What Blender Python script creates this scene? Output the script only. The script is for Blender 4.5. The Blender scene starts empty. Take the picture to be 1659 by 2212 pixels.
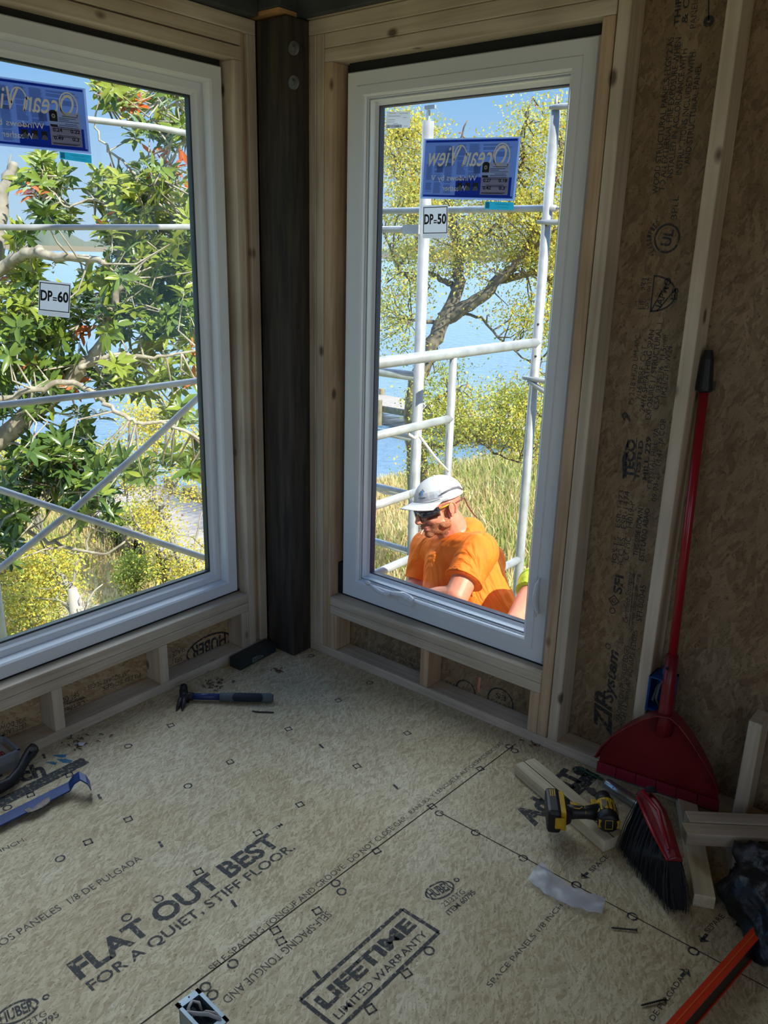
import bpy, math, random
import numpy as np
from mathutils import Vector, Matrix
random.seed(7); rng = np.random.default_rng(11)
SC = bpy.context.scene; COL = SC.collection
PI = math.pi
# ---------------------------------------------------------------- camera
IW, IH = 1659, 2212
YAW, PITCH, ROLL, FPX = 0.6757435, 0.3049681, 0.0257858, 1760.866
CAM = np.array([-2.257553, -2.344356, 1.6])
def _axes():
    fwd = np.array([math.cos(YAW)*math.cos(PITCH), math.sin(YAW)*math.cos(PITCH), -math.sin(PITCH)])
    right = np.array([math.sin(YAW), -math.cos(YAW), 0.0]); up = np.cross(right, fwd)
    c, s = math.cos(ROLL), math.sin(ROLL)
    return c*right+s*up, -s*right+c*up, fwd
CR, CU, CF = _axes()
cd = bpy.data.cameras.new('camera'); cam = bpy.data.objects.new('camera', cd); COL.objects.link(cam)
cd.sensor_fit = 'HORIZONTAL'; cd.sensor_width = 36.0; cd.lens = FPX*36.0/IW
cd.clip_start = 0.02; cd.clip_end = 6000
M = Matrix.Identity(4)
for i in range(3):
    M[i][0] = CR[i]; M[i][1] = CU[i]; M[i][2] = -CF[i]; M[i][3] = CAM[i]
cam.matrix_world = M
SC.camera = cam
# ---------------------------------------------------------------- world, sun, lights, exposure
SC.view_settings.view_transform = 'Standard'; SC.view_settings.look = 'None'
SC.view_settings.gamma = 1.0; SC.view_settings.use_curve_mapping = False
SC.view_settings.exposure = 0.0
SC.render.film_transparent = False
SC.cycles.max_bounces = 8; SC.cycles.transparent_max_bounces = 16
SC.cycles.sample_clamp_indirect = 6.0
wd = bpy.data.worlds.new('sky'); SC.world = wd; wd.use_nodes = True
nt = wd.node_tree; nt.nodes.clear(); N = nt.nodes.new; L = nt.links.new
wo = N('ShaderNodeOutputWorld'); bg = N('ShaderNodeBackground'); tc = N('ShaderNodeTexCoord')
sep = N('ShaderNodeSeparateXYZ'); L(tc.outputs['Generated'], sep.inputs[0])
rp = N('ShaderNodeValToRGB'); L(sep.outputs['Z'], rp.inputs[0])
rp.color_ramp.elements[0].position = 0.0; rp.color_ramp.elements[0].color = (.58, .75, .95, 1)
rp.color_ramp.elements[1].position = 1.0; rp.color_ramp.elements[1].color = (.12, .30, .80, 1)
for p, c in ((.06, (.50, .71, .97, 1)), (.18, (.30, .57, .97, 1)), (.45, (.20, .45, .95, 1))):
    e = rp.color_ramp.elements.new(p); e.color = c
mp = N('ShaderNodeMapping'); mp.inputs['Scale'].default_value = (2.2, 2.2, 11.0); L(tc.outputs['Generated'], mp.inputs[0])
nz = N('ShaderNodeTexNoise'); nz.inputs['Scale'].default_value = 2.3; nz.inputs['Detail'].default_value = 7; L(mp.outputs[0], nz.inputs[0])
cr = N('ShaderNodeValToRGB'); cr.color_ramp.elements[0].position = .60; cr.color_ramp.elements[1].position = .74; L(nz.outputs[0], cr.inputs[0])
mx = N('ShaderNodeMixRGB'); mx.inputs[2].default_value = (.80, .88, .98, 1); L(cr.outputs[0], mx.inputs[0]); L(rp.outputs[0], mx.inputs[1])
L(mx.outputs[0], bg.inputs[0]); bg.inputs[1].default_value = 1.0; L(bg.outputs[0], wo.inputs[0])
def sun(name, direction, strength, angle, color):
    l = bpy.data.lights.new(name, 'SUN'); o = bpy.data.objects.new(name, l); COL.objects.link(o)
    l.energy = strength; l.angle = math.radians(angle); l.color = color
    o.rotation_euler = Vector(direction).to_track_quat('Z', 'Y').to_euler(); o.location = (0, 0, 12)
sun('sun', (-0.025, -0.72, 0.68), 8.2, 0.6, (1.0, .93, .80))
sun('soft_fill_sun', (0.62, 0.62, 0.66), 4.3, 75, (.86, .93, 1.0))      # added soft fill standing in for a brighter sky, lifts the interior
def area(name, loc, direction, sx, sy, power, color):
    l = bpy.data.lights.new(name, 'AREA'); o = bpy.data.objects.new(name, l); COL.objects.link(o)
    l.shape = 'RECTANGLE'; l.size = sx; l.size_y = sy; l.energy = power; l.color = color
    o.location = loc; o.rotation_euler = Vector(direction).to_track_quat('-Z', 'Y').to_euler()
area('rear_fill_light', (-2.2, -3.52, 1.15), (0.15, 1, -.12), 1.6, 1.7, 5, (.92, .95, 1.0))  # added fill lamp behind the camera, set in the rear wall opening
area('side_fill_light', (-3.52, -1.6, 1.3), (1, .1, -.12), 1.6, 1.4, 2.0, (1.0, .96, .88))  # added fill lamp out of view, set in the side wall opening
# ---------------------------------------------------------------- picture <-> place
def ray(px, py): return CF + (px-IW/2)/FPX*CR - (py-IH/2)/FPX*CU
def at(px, py, d): return CAM + d*ray(px, py)              # a point d metres in front of the camera
def onp(px, py, ax, v):
    r = ray(px, py); return CAM + r*((v-CAM[ax])/r[ax])
def fl(px, py, z=0.0): return onp(px, py, 2, z)
def lw(px, py, d=0.0): return onp(px, py, 1, d)
def rw(px, py, d=0.0): return onp(px, py, 0, d)
# ---------------------------------------------------------------- object helpers
def link(o, parent=None):
    COL.objects.link(o)
    if parent is not None: o.parent = parent
    return o
def tag(o, label=None, cat=None, group=None, kind=None):
    if label: o['label'] = label
    if cat: o['category'] = cat
    if group: o['group'] = group
    if kind: o['kind'] = kind
    return o
def empty(name, loc=(0, 0, 0)):
    o = bpy.data.objects.new(name, None); COL.objects.link(o); o.location = Vector(loc); o.empty_display_size = .05
    return o
class MB:
    def __init__(s): s.v = []; s.f = []; s.m = []
    def add(s, vs, fs, m=0):
        b = len(s.v); s.v += [tuple(map(float, p)) for p in vs]
        s.f += [tuple(b+i for i in f) for f in fs]; s.m += [m]*len(fs); return s
    def box(s, x0, x1, y0, y1, z0, z1, m=0):
        x0, x1 = sorted((x0, x1)); y0, y1 = sorted((y0, y1)); z0, z1 = sorted((z0, z1))
        v = [(x, y, z) for x in (x0, x1) for y in (y0, y1) for z in (z0, z1)]
        return s.add(v, [(0, 1, 3, 2), (4, 6, 7, 5), (0, 4, 5, 1), (2, 3, 7, 6), (0, 2, 6, 4), (1, 5, 7, 3)], m)
    def obox(s, c, ex, ey, ez, hx, hy, hz, m=0, taper=1.0):
        c, ex, ey, ez = map(np.array, (c, ex, ey, ez)); v = []
        for a in (-1, 1):
            t = 1.0 if a < 0 else taper
            for b in (-1, 1):
                for d in (-1, 1): v.append(c+a*hx*ex+b*hy*t*ey+d*hz*t*ez)
        return s.add(v, [(0, 1, 3, 2), (4, 6, 7, 5), (0, 4, 5, 1), (2, 3, 7, 6), (0, 2, 6, 4), (1, 5, 7, 3)], m)
    def tube(s, pts, rad, n=10, m=0, cap=True, flat=1.0):
        pts = [np.array(p, float) for p in pts]
        if not hasattr(rad, '__len__'): rad = [rad]*len(pts)
        prev = None; rings = []
        for i, p in enumerate(pts):
            t = pts[min(i+1, len(pts)-1)]-pts[max(i-1, 0)]; t = t/(np.linalg.norm(t)+1e-12)
            if prev is None:
                a = np.array([0, 0, 1.]) if abs(t[2]) < .9 else np.array([1., 0, 0])
                a = np.cross(t, a); a /= np.linalg.norm(a)
            else:
                a = prev-t*(prev@t); a /= (np.linalg.norm(a)+1e-12)
            prev = a; b = np.cross(t, a)
            rings.append([p+rad[i]*(math.cos(2*PI*k/n)*a*flat+math.sin(2*PI*k/n)*b) for k in range(n)])
        base = len(s.v); s.v += [tuple(q) for r in rings for q in r]
        for i in range(len(pts)-1):
            for k in range(n):
                k2 = (k+1) % n
                s.f.append((base+i*n+k, base+i*n+k2, base+(i+1)*n+k2, base+(i+1)*n+k)); s.m.append(m)
        if cap:
            s.f.append(tuple(base+k for k in range(n))[::-1]); s.m.append(m)
            s.f.append(tuple(base+(len(pts)-1)*n+k for k in range(n))); s.m.append(m)
        return s
    def ell(s, c, rx, ry, rz, ex=(1, 0, 0), ey=(0, 1, 0), ez=(0, 0, 1), nu=16, nv=10, m=0):
        c, ex, ey, ez = [np.array(q, float) for q in (c, ex, ey, ez)]
        v = []; f = []
        for j in range(1, nv):
            th = PI*j/nv
            for i in range(nu):
                ph = 2*PI*i/nu
                v.append(c+ex*rx*math.sin(th)*math.cos(ph)+ey*ry*math.sin(th)*math.sin(ph)+ez*rz*math.cos(th))
        v.append(c+ez*rz); v.append(c-ez*rz); T = len(v)-2; B = T+1
        for j in range(nv-2):
            for i in range(nu):
                i2 = (i+1) % nu; f.append((j*nu+i, (j+1)*nu+i, (j+1)*nu+i2, j*nu+i2))
        for i in range(nu):
            i2 = (i+1) % nu; f.append((T, i, i2)); f.append((B, (nv-2)*nu+i2, (nv-2)*nu+i))
        return s.add(v, f, m)
    def prism(s, poly, O, U, V, W, h, m=0):            # polygon in the (U,V) plane, thickened along W
        O, U, V, W = [np.array(q, float) for q in (O, U, V, W)]; n = len(poly)
        a = [O+U*p[0]+V*p[1] for p in poly]; b = [q+W*h for q in a]
        fs = [tuple(range(n))[::-1], tuple(range(n, 2*n))]+[(i, (i+1) % n, n+(i+1) % n, n+i) for i in range(n)]
        return s.add(a+b, fs, m)
    def build(s, name, mats, parent=None, smooth=False, bevel=0, origin=None):
        me = bpy.data.meshes.new(name)
        vs = s.v
        if origin is not None: vs = [tuple(np.array(p)-np.array(origin)) for p in vs]
        me.from_pydata(vs, [], s.f)
        if not isinstance(mats, (list, tuple)): mats = [mats]
        for q in mats: me.materials.append(q)
        me.polygons.foreach_set('material_index', s.m)
        if smooth: me.polygons.foreach_set('use_smooth', [True]*len(s.f))
        me.update(); o = bpy.data.objects.new(name, me); link(o, parent)
        if origin is not None: o.location = Vector(origin)
        if bevel:
            b = o.modifiers.new('bevel', 'BEVEL'); b.width = bevel; b.segments = 2; b.limit_method = 'ANGLE'; b.angle_limit = math.radians(40)
        return o
def npmesh(name, v, f, mats, parent=None, mi=None, smooth=False):    # fast mesh of equal-sized faces
    v = np.asarray(v, np.float32); f = np.asarray(f, np.int32); k = f.shape[1]
    me = bpy.data.meshes.new(name); me.vertices.add(len(v)); me.vertices.foreach_set('co', v.ravel())
    me.loops.add(f.size); me.loops.foreach_set('vertex_index', f.ravel())
    me.polygons.add(len(f)); me.polygons.foreach_set('loop_start', np.arange(0, f.size, k, dtype=np.int32))
    me.polygons.foreach_set('loop_total', np.full(len(f), k, np.int32))
    for q in mats: me.materials.append(q)
    if mi is not None: me.polygons.foreach_set('material_index', np.asarray(mi, np.int32))
    if smooth: me.polygons.foreach_set('use_smooth', np.ones(len(f), bool))
    me.update(calc_edges=True); me.validate(); o = bpy.data.objects.new(name, me); return link(o, parent)
# ---------------------------------------------------------------- materials
def newmat(name):
    m = bpy.data.materials.new(name); m.use_nodes = True; t = m.node_tree
    return m, t, t.nodes['Principled BSDF']
def pm(name, col, rough=.6, metal=0.0, var=0.0, scale=20.0, bump=0.0, col2=None, spec=None, coat=0.0, stretch=(1, 1, 1)):
    m, t, b = newmat(name); b.inputs['Roughness'].default_value = rough; b.inputs['Metallic'].default_value = metal
    b.inputs['Base Color'].default_value = (*col, 1)
    if coat: b.inputs['Coat Weight'].default_value = coat
    if spec is not None: b.inputs['Specular IOR Level'].default_value = spec
    if var or bump or col2:
        tc = t.nodes.new('ShaderNodeTexCoord'); mp = t.nodes.new('ShaderNodeMapping'); mp.inputs['Scale'].default_value = stretch
        t.links.new(tc.outputs['Object'], mp.inputs[0])
        n = t.nodes.new('ShaderNodeTexNoise'); n.inputs['Scale'].default_value = scale; n.inputs['Detail'].default_value = 6
        t.links.new(mp.outputs[0], n.inputs[0])
        r = t.nodes.new('ShaderNodeValToRGB'); r.color_ramp.elements[0].position = .36; r.color_ramp.elements[1].position = .66
        c2 = col2 if col2 else tuple(min(1, c*(1+var)) for c in col); c1 = col if col2 else tuple(c*(1-var) for c in col)
        r.color_ramp.elements[0].color = (*c1, 1); r.color_ramp.elements[1].color = (*c2, 1)
        t.links.new(n.outputs[0], r.inputs[0]); t.links.new(r.outputs[0], b.inputs['Base Color'])
        if bump:
            bp = t.nodes.new('ShaderNodeBump'); bp.inputs['Strength'].default_value = bump; bp.inputs['Distance'].default_value = .01
            t.links.new(n.outputs[0], bp.inputs['Height']); t.links.new(bp.outputs[0], b.inputs['Normal'])
    return m
def lumber(name, axis, base=(.60, .52, .41), dark=(.46, .375, .275)):
    m, t, b = newmat(name); N = t.nodes.new; L = t.links.new
    tc = N('ShaderNodeTexCoord'); mp = N('ShaderNodeMapping'); L(tc.outputs['Object'], mp.inputs[0])
    sc = [38, 38, 38]; sc[axis] = 1.6; mp.inputs['Scale'].default_value = sc
    n = N('ShaderNodeTexNoise'); n.inputs['Scale'].default_value = 1.3; n.inputs['Detail'].default_value = 5; n.inputs['Distortion'].default_value = .6
    L(mp.outputs[0], n.inputs[0])
    r = N('ShaderNodeValToRGB'); r.color_ramp.elements[0].position = .33; r.color_ramp.elements[1].position = .62
    r.color_ramp.elements[0].color = (*dark, 1); r.color_ramp.elements[1].color = (*base, 1); L(n.outputs[0], r.inputs[0])
    # board-to-board and along-the-board tone
    n2 = N('ShaderNodeTexNoise'); n2.inputs['Scale'].default_value = 3.1; L(tc.outputs['Object'], n2.inputs[0])
    m1 = N('ShaderNodeMixRGB'); m1.blend_type = 'MULTIPLY'; m1.inputs[0].default_value = .55
    r2 = N('ShaderNodeValToRGB'); r2.color_ramp.elements[0].color = (.74, .68, .60, 1); r2.color_ramp.elements[1].color = (1.15, 1.12, 1.05, 1)
    r2.color_ramp.elements[0].position = .35; r2.color_ramp.elements[1].position = .65
    L(n2.outputs[0], r2.inputs[0]); L(r.outputs[0], m1.inputs[1]); L(r2.outputs[0], m1.inputs[2])
    # knots
    mpk = N('ShaderNodeMapping'); L(tc.outputs['Object'], mpk.inputs[0]); s2 = [7.5, 7.5, 7.5]; s2[axis] = 4.2; mpk.inputs['Scale'].default_value = s2
    v = N('ShaderNodeTexVoronoi'); v.inputs['Scale'].default_value = 1.0; L(mpk.outputs[0], v.inputs[0])
    rk = N('ShaderNodeValToRGB'); rk.color_ramp.elements[0].position = .055; rk.color_ramp.elements[1].position = .12
    rk.color_ramp.elements[0].color = (.10, .045, .02, 1); rk.color_ramp.elements[1].color = (1, 1, 1, 1); L(v.outputs['Distance'], rk.inputs[0])
    m2 = N('ShaderNodeMixRGB'); m2.blend_type = 'MULTIPLY'; m2.inputs[0].default_value = .85; L(m1.outputs[0], m2.inputs[1]); L(rk.outputs[0], m2.inputs[2])
    L(m2.outputs[0], b.inputs['Base Color']); b.inputs['Roughness'].default_value = .72
    bp = N('ShaderNodeBump'); bp.inputs['Strength'].default_value = .12; bp.inputs['Distance'].default_value = .004
    L(n.outputs[0], bp.inputs['Height']); L(bp.outputs[0], b.inputs['Normal'])
    return m
def osb(name, rot, tones, rough=.62, s=1.0):
    """oriented strand board: overlapping long flakes at several angles"""
    m, t, b = newmat(name); N = t.nodes.new; L = t.links.new
    tc = N('ShaderNodeTexCoord'); cur = None; w = N('ShaderNodeTexNoise'); w.inputs['Scale'].default_value = 5.0
    L(tc.outputs['Object'], w.inputs[0])
    ad = N('ShaderNodeMixRGB'); ad.blend_type = 'ADD'; ad.inputs[0].default_value = .06; L(tc.outputs['Object'], ad.inputs[1]); L(w.outputs['Color'], ad.inputs[2])
    for i, (ang, sc) in enumerate(((8, (11, 46, 30)), (-34, (17, 60, 40)), (52, (15, 52, 37)), (-8, (24, 90, 60)), (28, (40, 130, 90)))):
        mp = N('ShaderNodeMapping'); mp.vector_type = 'TEXTURE'
        e = [0, 0, 0]; e[0 if rot == 'x' else (1 if rot == 'y' else 2)] = math.radians(ang)
        mp.inputs['Rotation'].default_value = e; mp.inputs['Location'].default_value = (i*.37, i*.21, i*.13)
        L(ad.outputs[0], mp.inputs[0])
        mq = N('ShaderNodeMapping'); L(mp.outputs[0], mq.inputs[0])
        if rot == 'z': q = (sc[0]*1.4, sc[1]*1.6, 3)
        elif rot == 'x': q = (3, sc[1], sc[0])
        else: q = (sc[0], 3, sc[1])
        mq.inputs['Scale'].default_value = [k*s for k in q]
        v = N('ShaderNodeTexVoronoi'); v.inputs['Scale'].default_value = 1.0; v.inputs['Randomness'].default_value = 1.0; L(mq.outputs[0], v.inputs[0])
        sp = N('ShaderNodeSeparateColor'); L(v.outputs['Color'], sp.inputs[0])
        r = N('ShaderNodeValToRGB'); r.color_ramp.elements.new(.5)
        for e2, c, p in zip(r.color_ramp.elements, tones, (.0, .5, 1.0)): e2.color = (*c, 1); e2.position = p
        L(sp.outputs[0], r.inputs[0])
        if cur is None: cur = r.outputs[0]
        else:
            mk = N('ShaderNodeMath'); mk.operation = 'GREATER_THAN'; mk.inputs[1].default_value = .52; L(sp.outputs[1], mk.inputs[0])
            mk2 = N('ShaderNodeMath'); mk2.operation = 'MULTIPLY'; mk2.inputs[1].default_value = .8; L(mk.outputs[0], mk2.inputs[0])
            mx = N('ShaderNodeMixRGB'); L(mk2.outputs[0], mx.inputs[0]); L(cur, mx.inputs[1]); L(r.outputs[0], mx.inputs[2]); cur = mx.outputs[0]
    # broad stain and fine dark fibre specks
    n = N('ShaderNodeTexNoise'); n.inputs['Scale'].default_value = 2.2; n.inputs['Detail'].default_value = 4; L(tc.outputs['Object'], n.inputs[0])
    r = N('ShaderNodeValToRGB'); r.color_ramp.elements[0].position = .35; r.color_ramp.elements[1].position = .62
    r.color_ramp.elements[0].color = (.86, .80, .70, 1); r.color_ramp.elements[1].color = (1, 1, 1, 1); L(n.outputs[0], r.inputs[0])
    mx = N('ShaderNodeMixRGB'); mx.blend_type = 'MULTIPLY'; mx.inputs[0].default_value = 1; L(cur, mx.inputs[1]); L(r.outputs[0], mx.inputs[2])
    n3 = N('ShaderNodeTexNoise'); n3.inputs['Scale'].default_value = 150; n3.inputs['Detail'].default_value = 2; L(tc.outputs['Object'], n3.inputs[0])
    r3 = N('ShaderNodeValToRGB'); r3.color_ramp.elements[0].position = .29; r3.color_ramp.elements[1].position = .40
    r3.color_ramp.elements[0].color = (.45, .33, .22, 1); r3.color_ramp.elements[1].color = (1, 1, 1, 1); L(n3.outputs[0], r3.inputs[0])
    m3 = N('ShaderNodeMixRGB'); m3.blend_type = 'MULTIPLY'; m3.inputs[0].default_value = .8; L(mx.outputs[0], m3.inputs[1]); L(r3.outputs[0], m3.inputs[2])
    L(m3.outputs[0], b.inputs['Base Color']); b.inputs['Roughness'].default_value = rough
    bp = N('ShaderNodeBump'); bp.inputs['Strength'].default_value = .15; bp.inputs['Distance'].default_value = .003
    L(m3.outputs[0], bp.inputs['Height']); L(bp.outputs[0], b.inputs['Normal'])
    return m
def inkmat(name, col, cover):                    # worn printing ink: gaps let the board show through
    m, t, b = newmat(name); N = t.nodes.new; L = t.links.new
    b.inputs['Base Color'].default_value = (*col, 1); b.inputs['Roughness'].default_value = .7
    tc = N('ShaderNodeTexCoord'); n = N('ShaderNodeTexNoise'); n.inputs['Scale'].default_value = 95; n.inputs['Detail'].default_value = 4
    L(tc.outputs['Object'], n.inputs[0]); r = N('ShaderNodeValToRGB')
    r.color_ramp.elements[0].position = .62-cover*.12; r.color_ramp.elements[1].position = .76-cover*.1
    r.color_ramp.elements[0].color = (.0, .0, .0, 1); r.color_ramp.elements[1].color = (.75, .75, .75, 1)
    L(n.outputs[0], r.inputs[0]); tr = N('ShaderNodeBsdfTransparent'); ms = N('ShaderNodeMixShader'); out = t.nodes['Material Output']
    mi = N('ShaderNodeMath'); mi.operation = 'ADD'; mi.inputs[1].default_value = .30*(1.15-cover); L(r.outputs[0], mi.inputs[0])
    L(mi.outputs[0], ms.inputs[0]); L(b.outputs[0], ms.inputs[1]); L(tr.outputs[0], ms.inputs[2]); L(ms.outputs[0], out.inputs[0])
    return m
def leafmat(name, c1, c2, trans=.35, scale=2.0, rough=.35):
    m, t, b = newmat(name); N = t.nodes.new; L = t.links.new
    tc = N('ShaderNodeTexCoord'); n = N('ShaderNodeTexNoise'); n.inputs['Scale'].default_value = scale; n.inputs['Detail'].default_value = 5
    L(tc.outputs['Object'], n.inputs[0]); r = N('ShaderNodeValToRGB'); r.color_ramp.elements[0].position = .35; r.color_ramp.elements[1].position = .65
    r.color_ramp.elements[0].color = (*c1, 1); r.color_ramp.elements[1].color = (*c2, 1); L(n.outputs[0], r.inputs[0])
    L(r.outputs[0], b.inputs['Base Color']); b.inputs['Roughness'].default_value = rough
    tl = N('ShaderNodeBsdfTranslucent'); L(r.outputs[0], tl.inputs[0]); ms = N('ShaderNodeMixShader'); ms.inputs[0].default_value = trans
    L(b.outputs[0], ms.inputs[1]); L(tl.outputs[0], ms.inputs[2]); L(ms.outputs[0], t.nodes['Material Output'].inputs[0])
    return m
def glassmat(name, tint=(.95, .98, .97), refl=.03):
    m, t, b = newmat(name); N = t.nodes.new; L = t.links.new
    tr = N('ShaderNodeBsdfTransparent'); tr.inputs[0].default_value = (*tint, 1); g = N('ShaderNodeBsdfGlossy'); g.inputs['Roughness'].default_value = .02
    ms = N('ShaderNodeMixShader'); ms.inputs[0].default_value = refl
    L(tr.outputs[0], ms.inputs[1]); L(g.outputs[0], ms.inputs[2]); L(ms.outputs[0], t.nodes['Material Output'].inputs[0])
    return m
LX = lumber('lumber_x', 0); LY = lumber('lumber_y', 1); LZ = lumber('lumber_z', 2)
LZ2 = lumber('lumber_warm', 2, (.56, .41, .27), (.42, .28, .16)); LZ3 = lumber('lumber_pale', 2, (.64, .56, .44), (.52, .43, .31))
LPINE = lumber('lumber_offcut', 0, (.74, .66, .46), (.60, .50, .32))
OSBF = osb('osb_floor', 'z', ((.40, .31, .18), (.55, .46, .29), (.70, .62, .43)))
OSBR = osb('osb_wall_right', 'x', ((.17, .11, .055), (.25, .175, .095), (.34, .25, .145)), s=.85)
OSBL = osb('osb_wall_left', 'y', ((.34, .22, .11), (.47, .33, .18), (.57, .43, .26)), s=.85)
INK = inkmat('ink_black', (.030, .032, .036), 1.0); INKF = inkmat('ink_faded', (.055, .05, .048), .45); INKB = inkmat('ink_blue', (.02, .16, .30), .9)
SEAM = pm('seam_shadow_gap', (.05, .035, .02), .9)
VINYL = pm('white_vinyl', (.74, .76, .78), .35, var=.02, scale=3)
BLACK = pm('dull_black', (.006, .006, .007), .8)
GLASS = glassmat('window_glass')
POST = pm('dark_treated_timber', (.020, .016, .012), .85, col2=(.055, .042, .030), scale=5, bump=.3, stretch=(9, 9, .8))
BEAM = pm('grey_rim_beam', (.05, .055, .055), .7, var=.25, scale=9)
PLY = pm('plywood_underside', (.50, .27, .11), .7, var=.15, scale=12)
GALV = pm('galvanised_tube', (.40, .41, .43), .5, .2, var=.14, scale=14, bump=.08)
# ---------------------------------------------------------------- lettering
_tc = {}
def text2d(s, bold=0.0, shear=0.0, space=1.0):
    k = (s, bold, shear, space)
    if k in _tc: return _tc[k]
    c = bpy.data.curves.new('t', 'FONT'); c.body = s; c.resolution_u = 3; c.offset = bold; c.shear = shear; c.space_character = space
    o = bpy.data.objects.new('t', c); COL.objects.link(o)
    dg = bpy.context.evaluated_depsgraph_get(); me = bpy.data.meshes.new_from_object(o.evaluated_get(dg))
    v = np.array([p.co[:2] for p in me.vertices]) if len(me.vertices) else np.zeros((0, 2)); f = [tuple(p.vertices) for p in me.polygons]
    bpy.data.objects.remove(o); bpy.data.curves.remove(c); bpy.data.meshes.remove(me)
    _tc[k] = (v, f); return _tc[k]
CAPH = float(text2d('H')[0][:, 1].max())
def put_text(mb, s, p0, p1, cap, n, off=.0006, m=1, bold=0.0, shear=0.0, mirror=False, upref=None, space=1.0):
    """print s on a plane: baseline runs p0 -> p1 (world), capital height cap, n = plane normal towards the reader"""
    p0, p1, n = np.array(p0, float), np.array(p1, float), np.array(n, float)
    U = p1-p0; w = np.linalg.norm(U); U = U/w; V = np.cross(n, U); V /= np.linalg.norm(V)
    if upref is not None and V@np.array(upref) < 0: V = -V
    v, f = text2d(s, bold, shear, space)
    if not len(v): return
    x0, x1 = v[:, 0].min(), v[:, 0].max(); X = (v[:, 0]-x0)/(x1-x0)*w
    if mirror: X = w-X
    Y = v[:, 1]*cap/CAPH
    mb.add([p0+U*a+V*b+n*off for a, b in zip(X, Y)], f, m)
def ring2(mb, c, U, V, n, rx, ry, th, m=1, k=28, off=.0006, a0=0, a1=360):
    c, U, V, n = [np.array(q, float) for q in (c, U, V, n)]; vs = []; fs = []
    N_ = k+1
    for i in range(N_):
        a = math.radians(a0+(a1-a0)*i/k)
        for r in (0, th): vs.append(c+U*(rx-r)*math.cos(a)+V*(ry-r)*math.sin(a)+n*off)
    for i in range(k): fs.append((2*i, 2*i+1, 2*i+3, 2*i+2))
    mb.add(vs, fs, m)
def strip(mb, a, b, w, n, m=1, off=.0006):
    a, b, n = np.array(a, float), np.array(b, float), np.array(n, float); U = b-a; U /= np.linalg.norm(U); V = np.cross(n, U)
    mb.add([a-V*w/2+n*off, b-V*w/2+n*off, b+V*w/2+n*off, a+V*w/2+n*off], [(0, 1, 2, 3)], m)
def poly(mb, pts, n, m=1, off=.0006):
    mb.add([np.array(p)+np.array(n)*off for p in pts], [tuple(range(len(pts)))], m)
# ================================================================= THE ROOM
# ---- floor with its printing
UP = (0, 0, 1)
fm = MB().box(-3.7, .10, -3.7, .10, -.02, 0, 0)
def perp(p0, p1, pc):
    d = (p1-p0)/np.linalg.norm(p1-p0); q = pc-p0; return float(np.linalg.norm(q-d*(q@d)))
def ftext(s, a, b, c, **k):
    p0, p1, pc = fl(*a), fl(*b), fl(*c); put_text(fm, s, p0, p1, perp(p0, p1, pc), UP, upref=pc-p0, **k)
ftext('FLAT OUT BEST', (172, 2116), (608, 1821), (146, 2084), bold=.035)
ftext('TM', (596, 1793), (612, 1782), (592, 1788), bold=.02)
ftext('FOR A QUIET, STIFF FLOOR.', (199, 2141), (639, 1833), (185, 2124), bold=.012)
ftext('LOS PANELES  1/8 DE PULGADA', (-8, 2052), (308, 1857), (-17, 2040), m=2)
ftext('INCH.', (3, 1841), (58, 1815), (0, 1834), m=2)
ftext('SELF-SPACING TONGUE AND GROOVE.  DO NOT CLOSE GAP.', (459, 2099), (882, 1768), (450, 2088), m=2)
ftext('RANURA Y LENGUETA AUTOESPACIADORAS', (890, 1759), (1088, 1607), (884, 1752), m=2)
ftext('SELF-SPACING TONGUE AND', (705, 1968), (478, 2157), (716, 1980), m=2)
ftext('LIFETIME', (703, 2182), (900, 1999), (680, 2159), bold=.045)
ftext('LIMITED WARRANTY', (732, 2203), (925, 2019), (721, 2189), bold=.008)
ftext('SPACE PANELS 1/8 INCH', (1060, 2134), (1217, 1957), (1052, 2124), m=2)
ftext('SPACE', (1280, 1885), (1316, 1851), (1272, 1878), m=2, bold=.01)
ftext('SEPARE', (1531, 2017), (1566, 1980), (1522, 2008), m=2, bold=.01)
ftext('DE PULGADA', (1412, 2207), (1478, 2114), (1401, 2199), m=2, bold=.01)
ftext('AdvanTe', (1152, 1784), (1276, 1665), (1120, 1752), bold=.05)
p1 = fl(101, 1673); p0 = p1-(p1-fl(38, 1692))*4.6
put_text(fm, 'AdvanTech', p0, p1, perp(p0, p1, fl(69, 1653)), UP, bold=.04)
_O1 = fl(950, 1923); _O2 = fl(37, 2186)
_e = (fl(979, 1908)-fl(921, 1938)); _rx = np.linalg.norm(_e)/2; _e = _e/np.linalg.norm(_e); _n = np.cross(np.array([0, 0, 1.]), _e)
for O in (_O1, _O2):
    D = O-_O1
    ring2(fm, O, _e, _n, UP, _rx, _rx*.62, _rx*.12)
    put_text(fm, 'HUBER', O-_e*_rx*.78-_n*_rx*.28, O+_e*_rx*.78-_n*_rx*.28, _rx*.62, UP, bold=.03)
    ring2(fm, O+_e*_rx*1.35+_n*_rx*.1, _e, _n, UP, _rx*.18, _rx*.18, _rx*.09, k=12)
    put_text(fm, '23/32TG', fl(961, 1960)+D, fl(1006, 1928)+D, _rx*.34, UP, m=2)
    put_text(fm, 'ITEM 60795', fl(971, 1978)+D, fl(1029, 1929)+D, _rx*.34, UP, m=2, bold=.02)
q = [fl(649, 2159), fl(869, 1964), fl(948, 2014)]; q.append(q[0]+q[2]-q[1])
for i in range(4): strip(fm, q[i], q[(i+1) % 4], .010, UP)
def arrow(a, b):
    a, b = fl(*a), fl(*b); d = (b-a)/np.linalg.norm(b-a); s = np.cross([0, 0, 1.], d)
    strip(fm, a, b-d*.012, .008, UP); poly(fm, [b, b-d*.02+s*.016, b-d*.016, b-d*.02-s*.016], UP)
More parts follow.
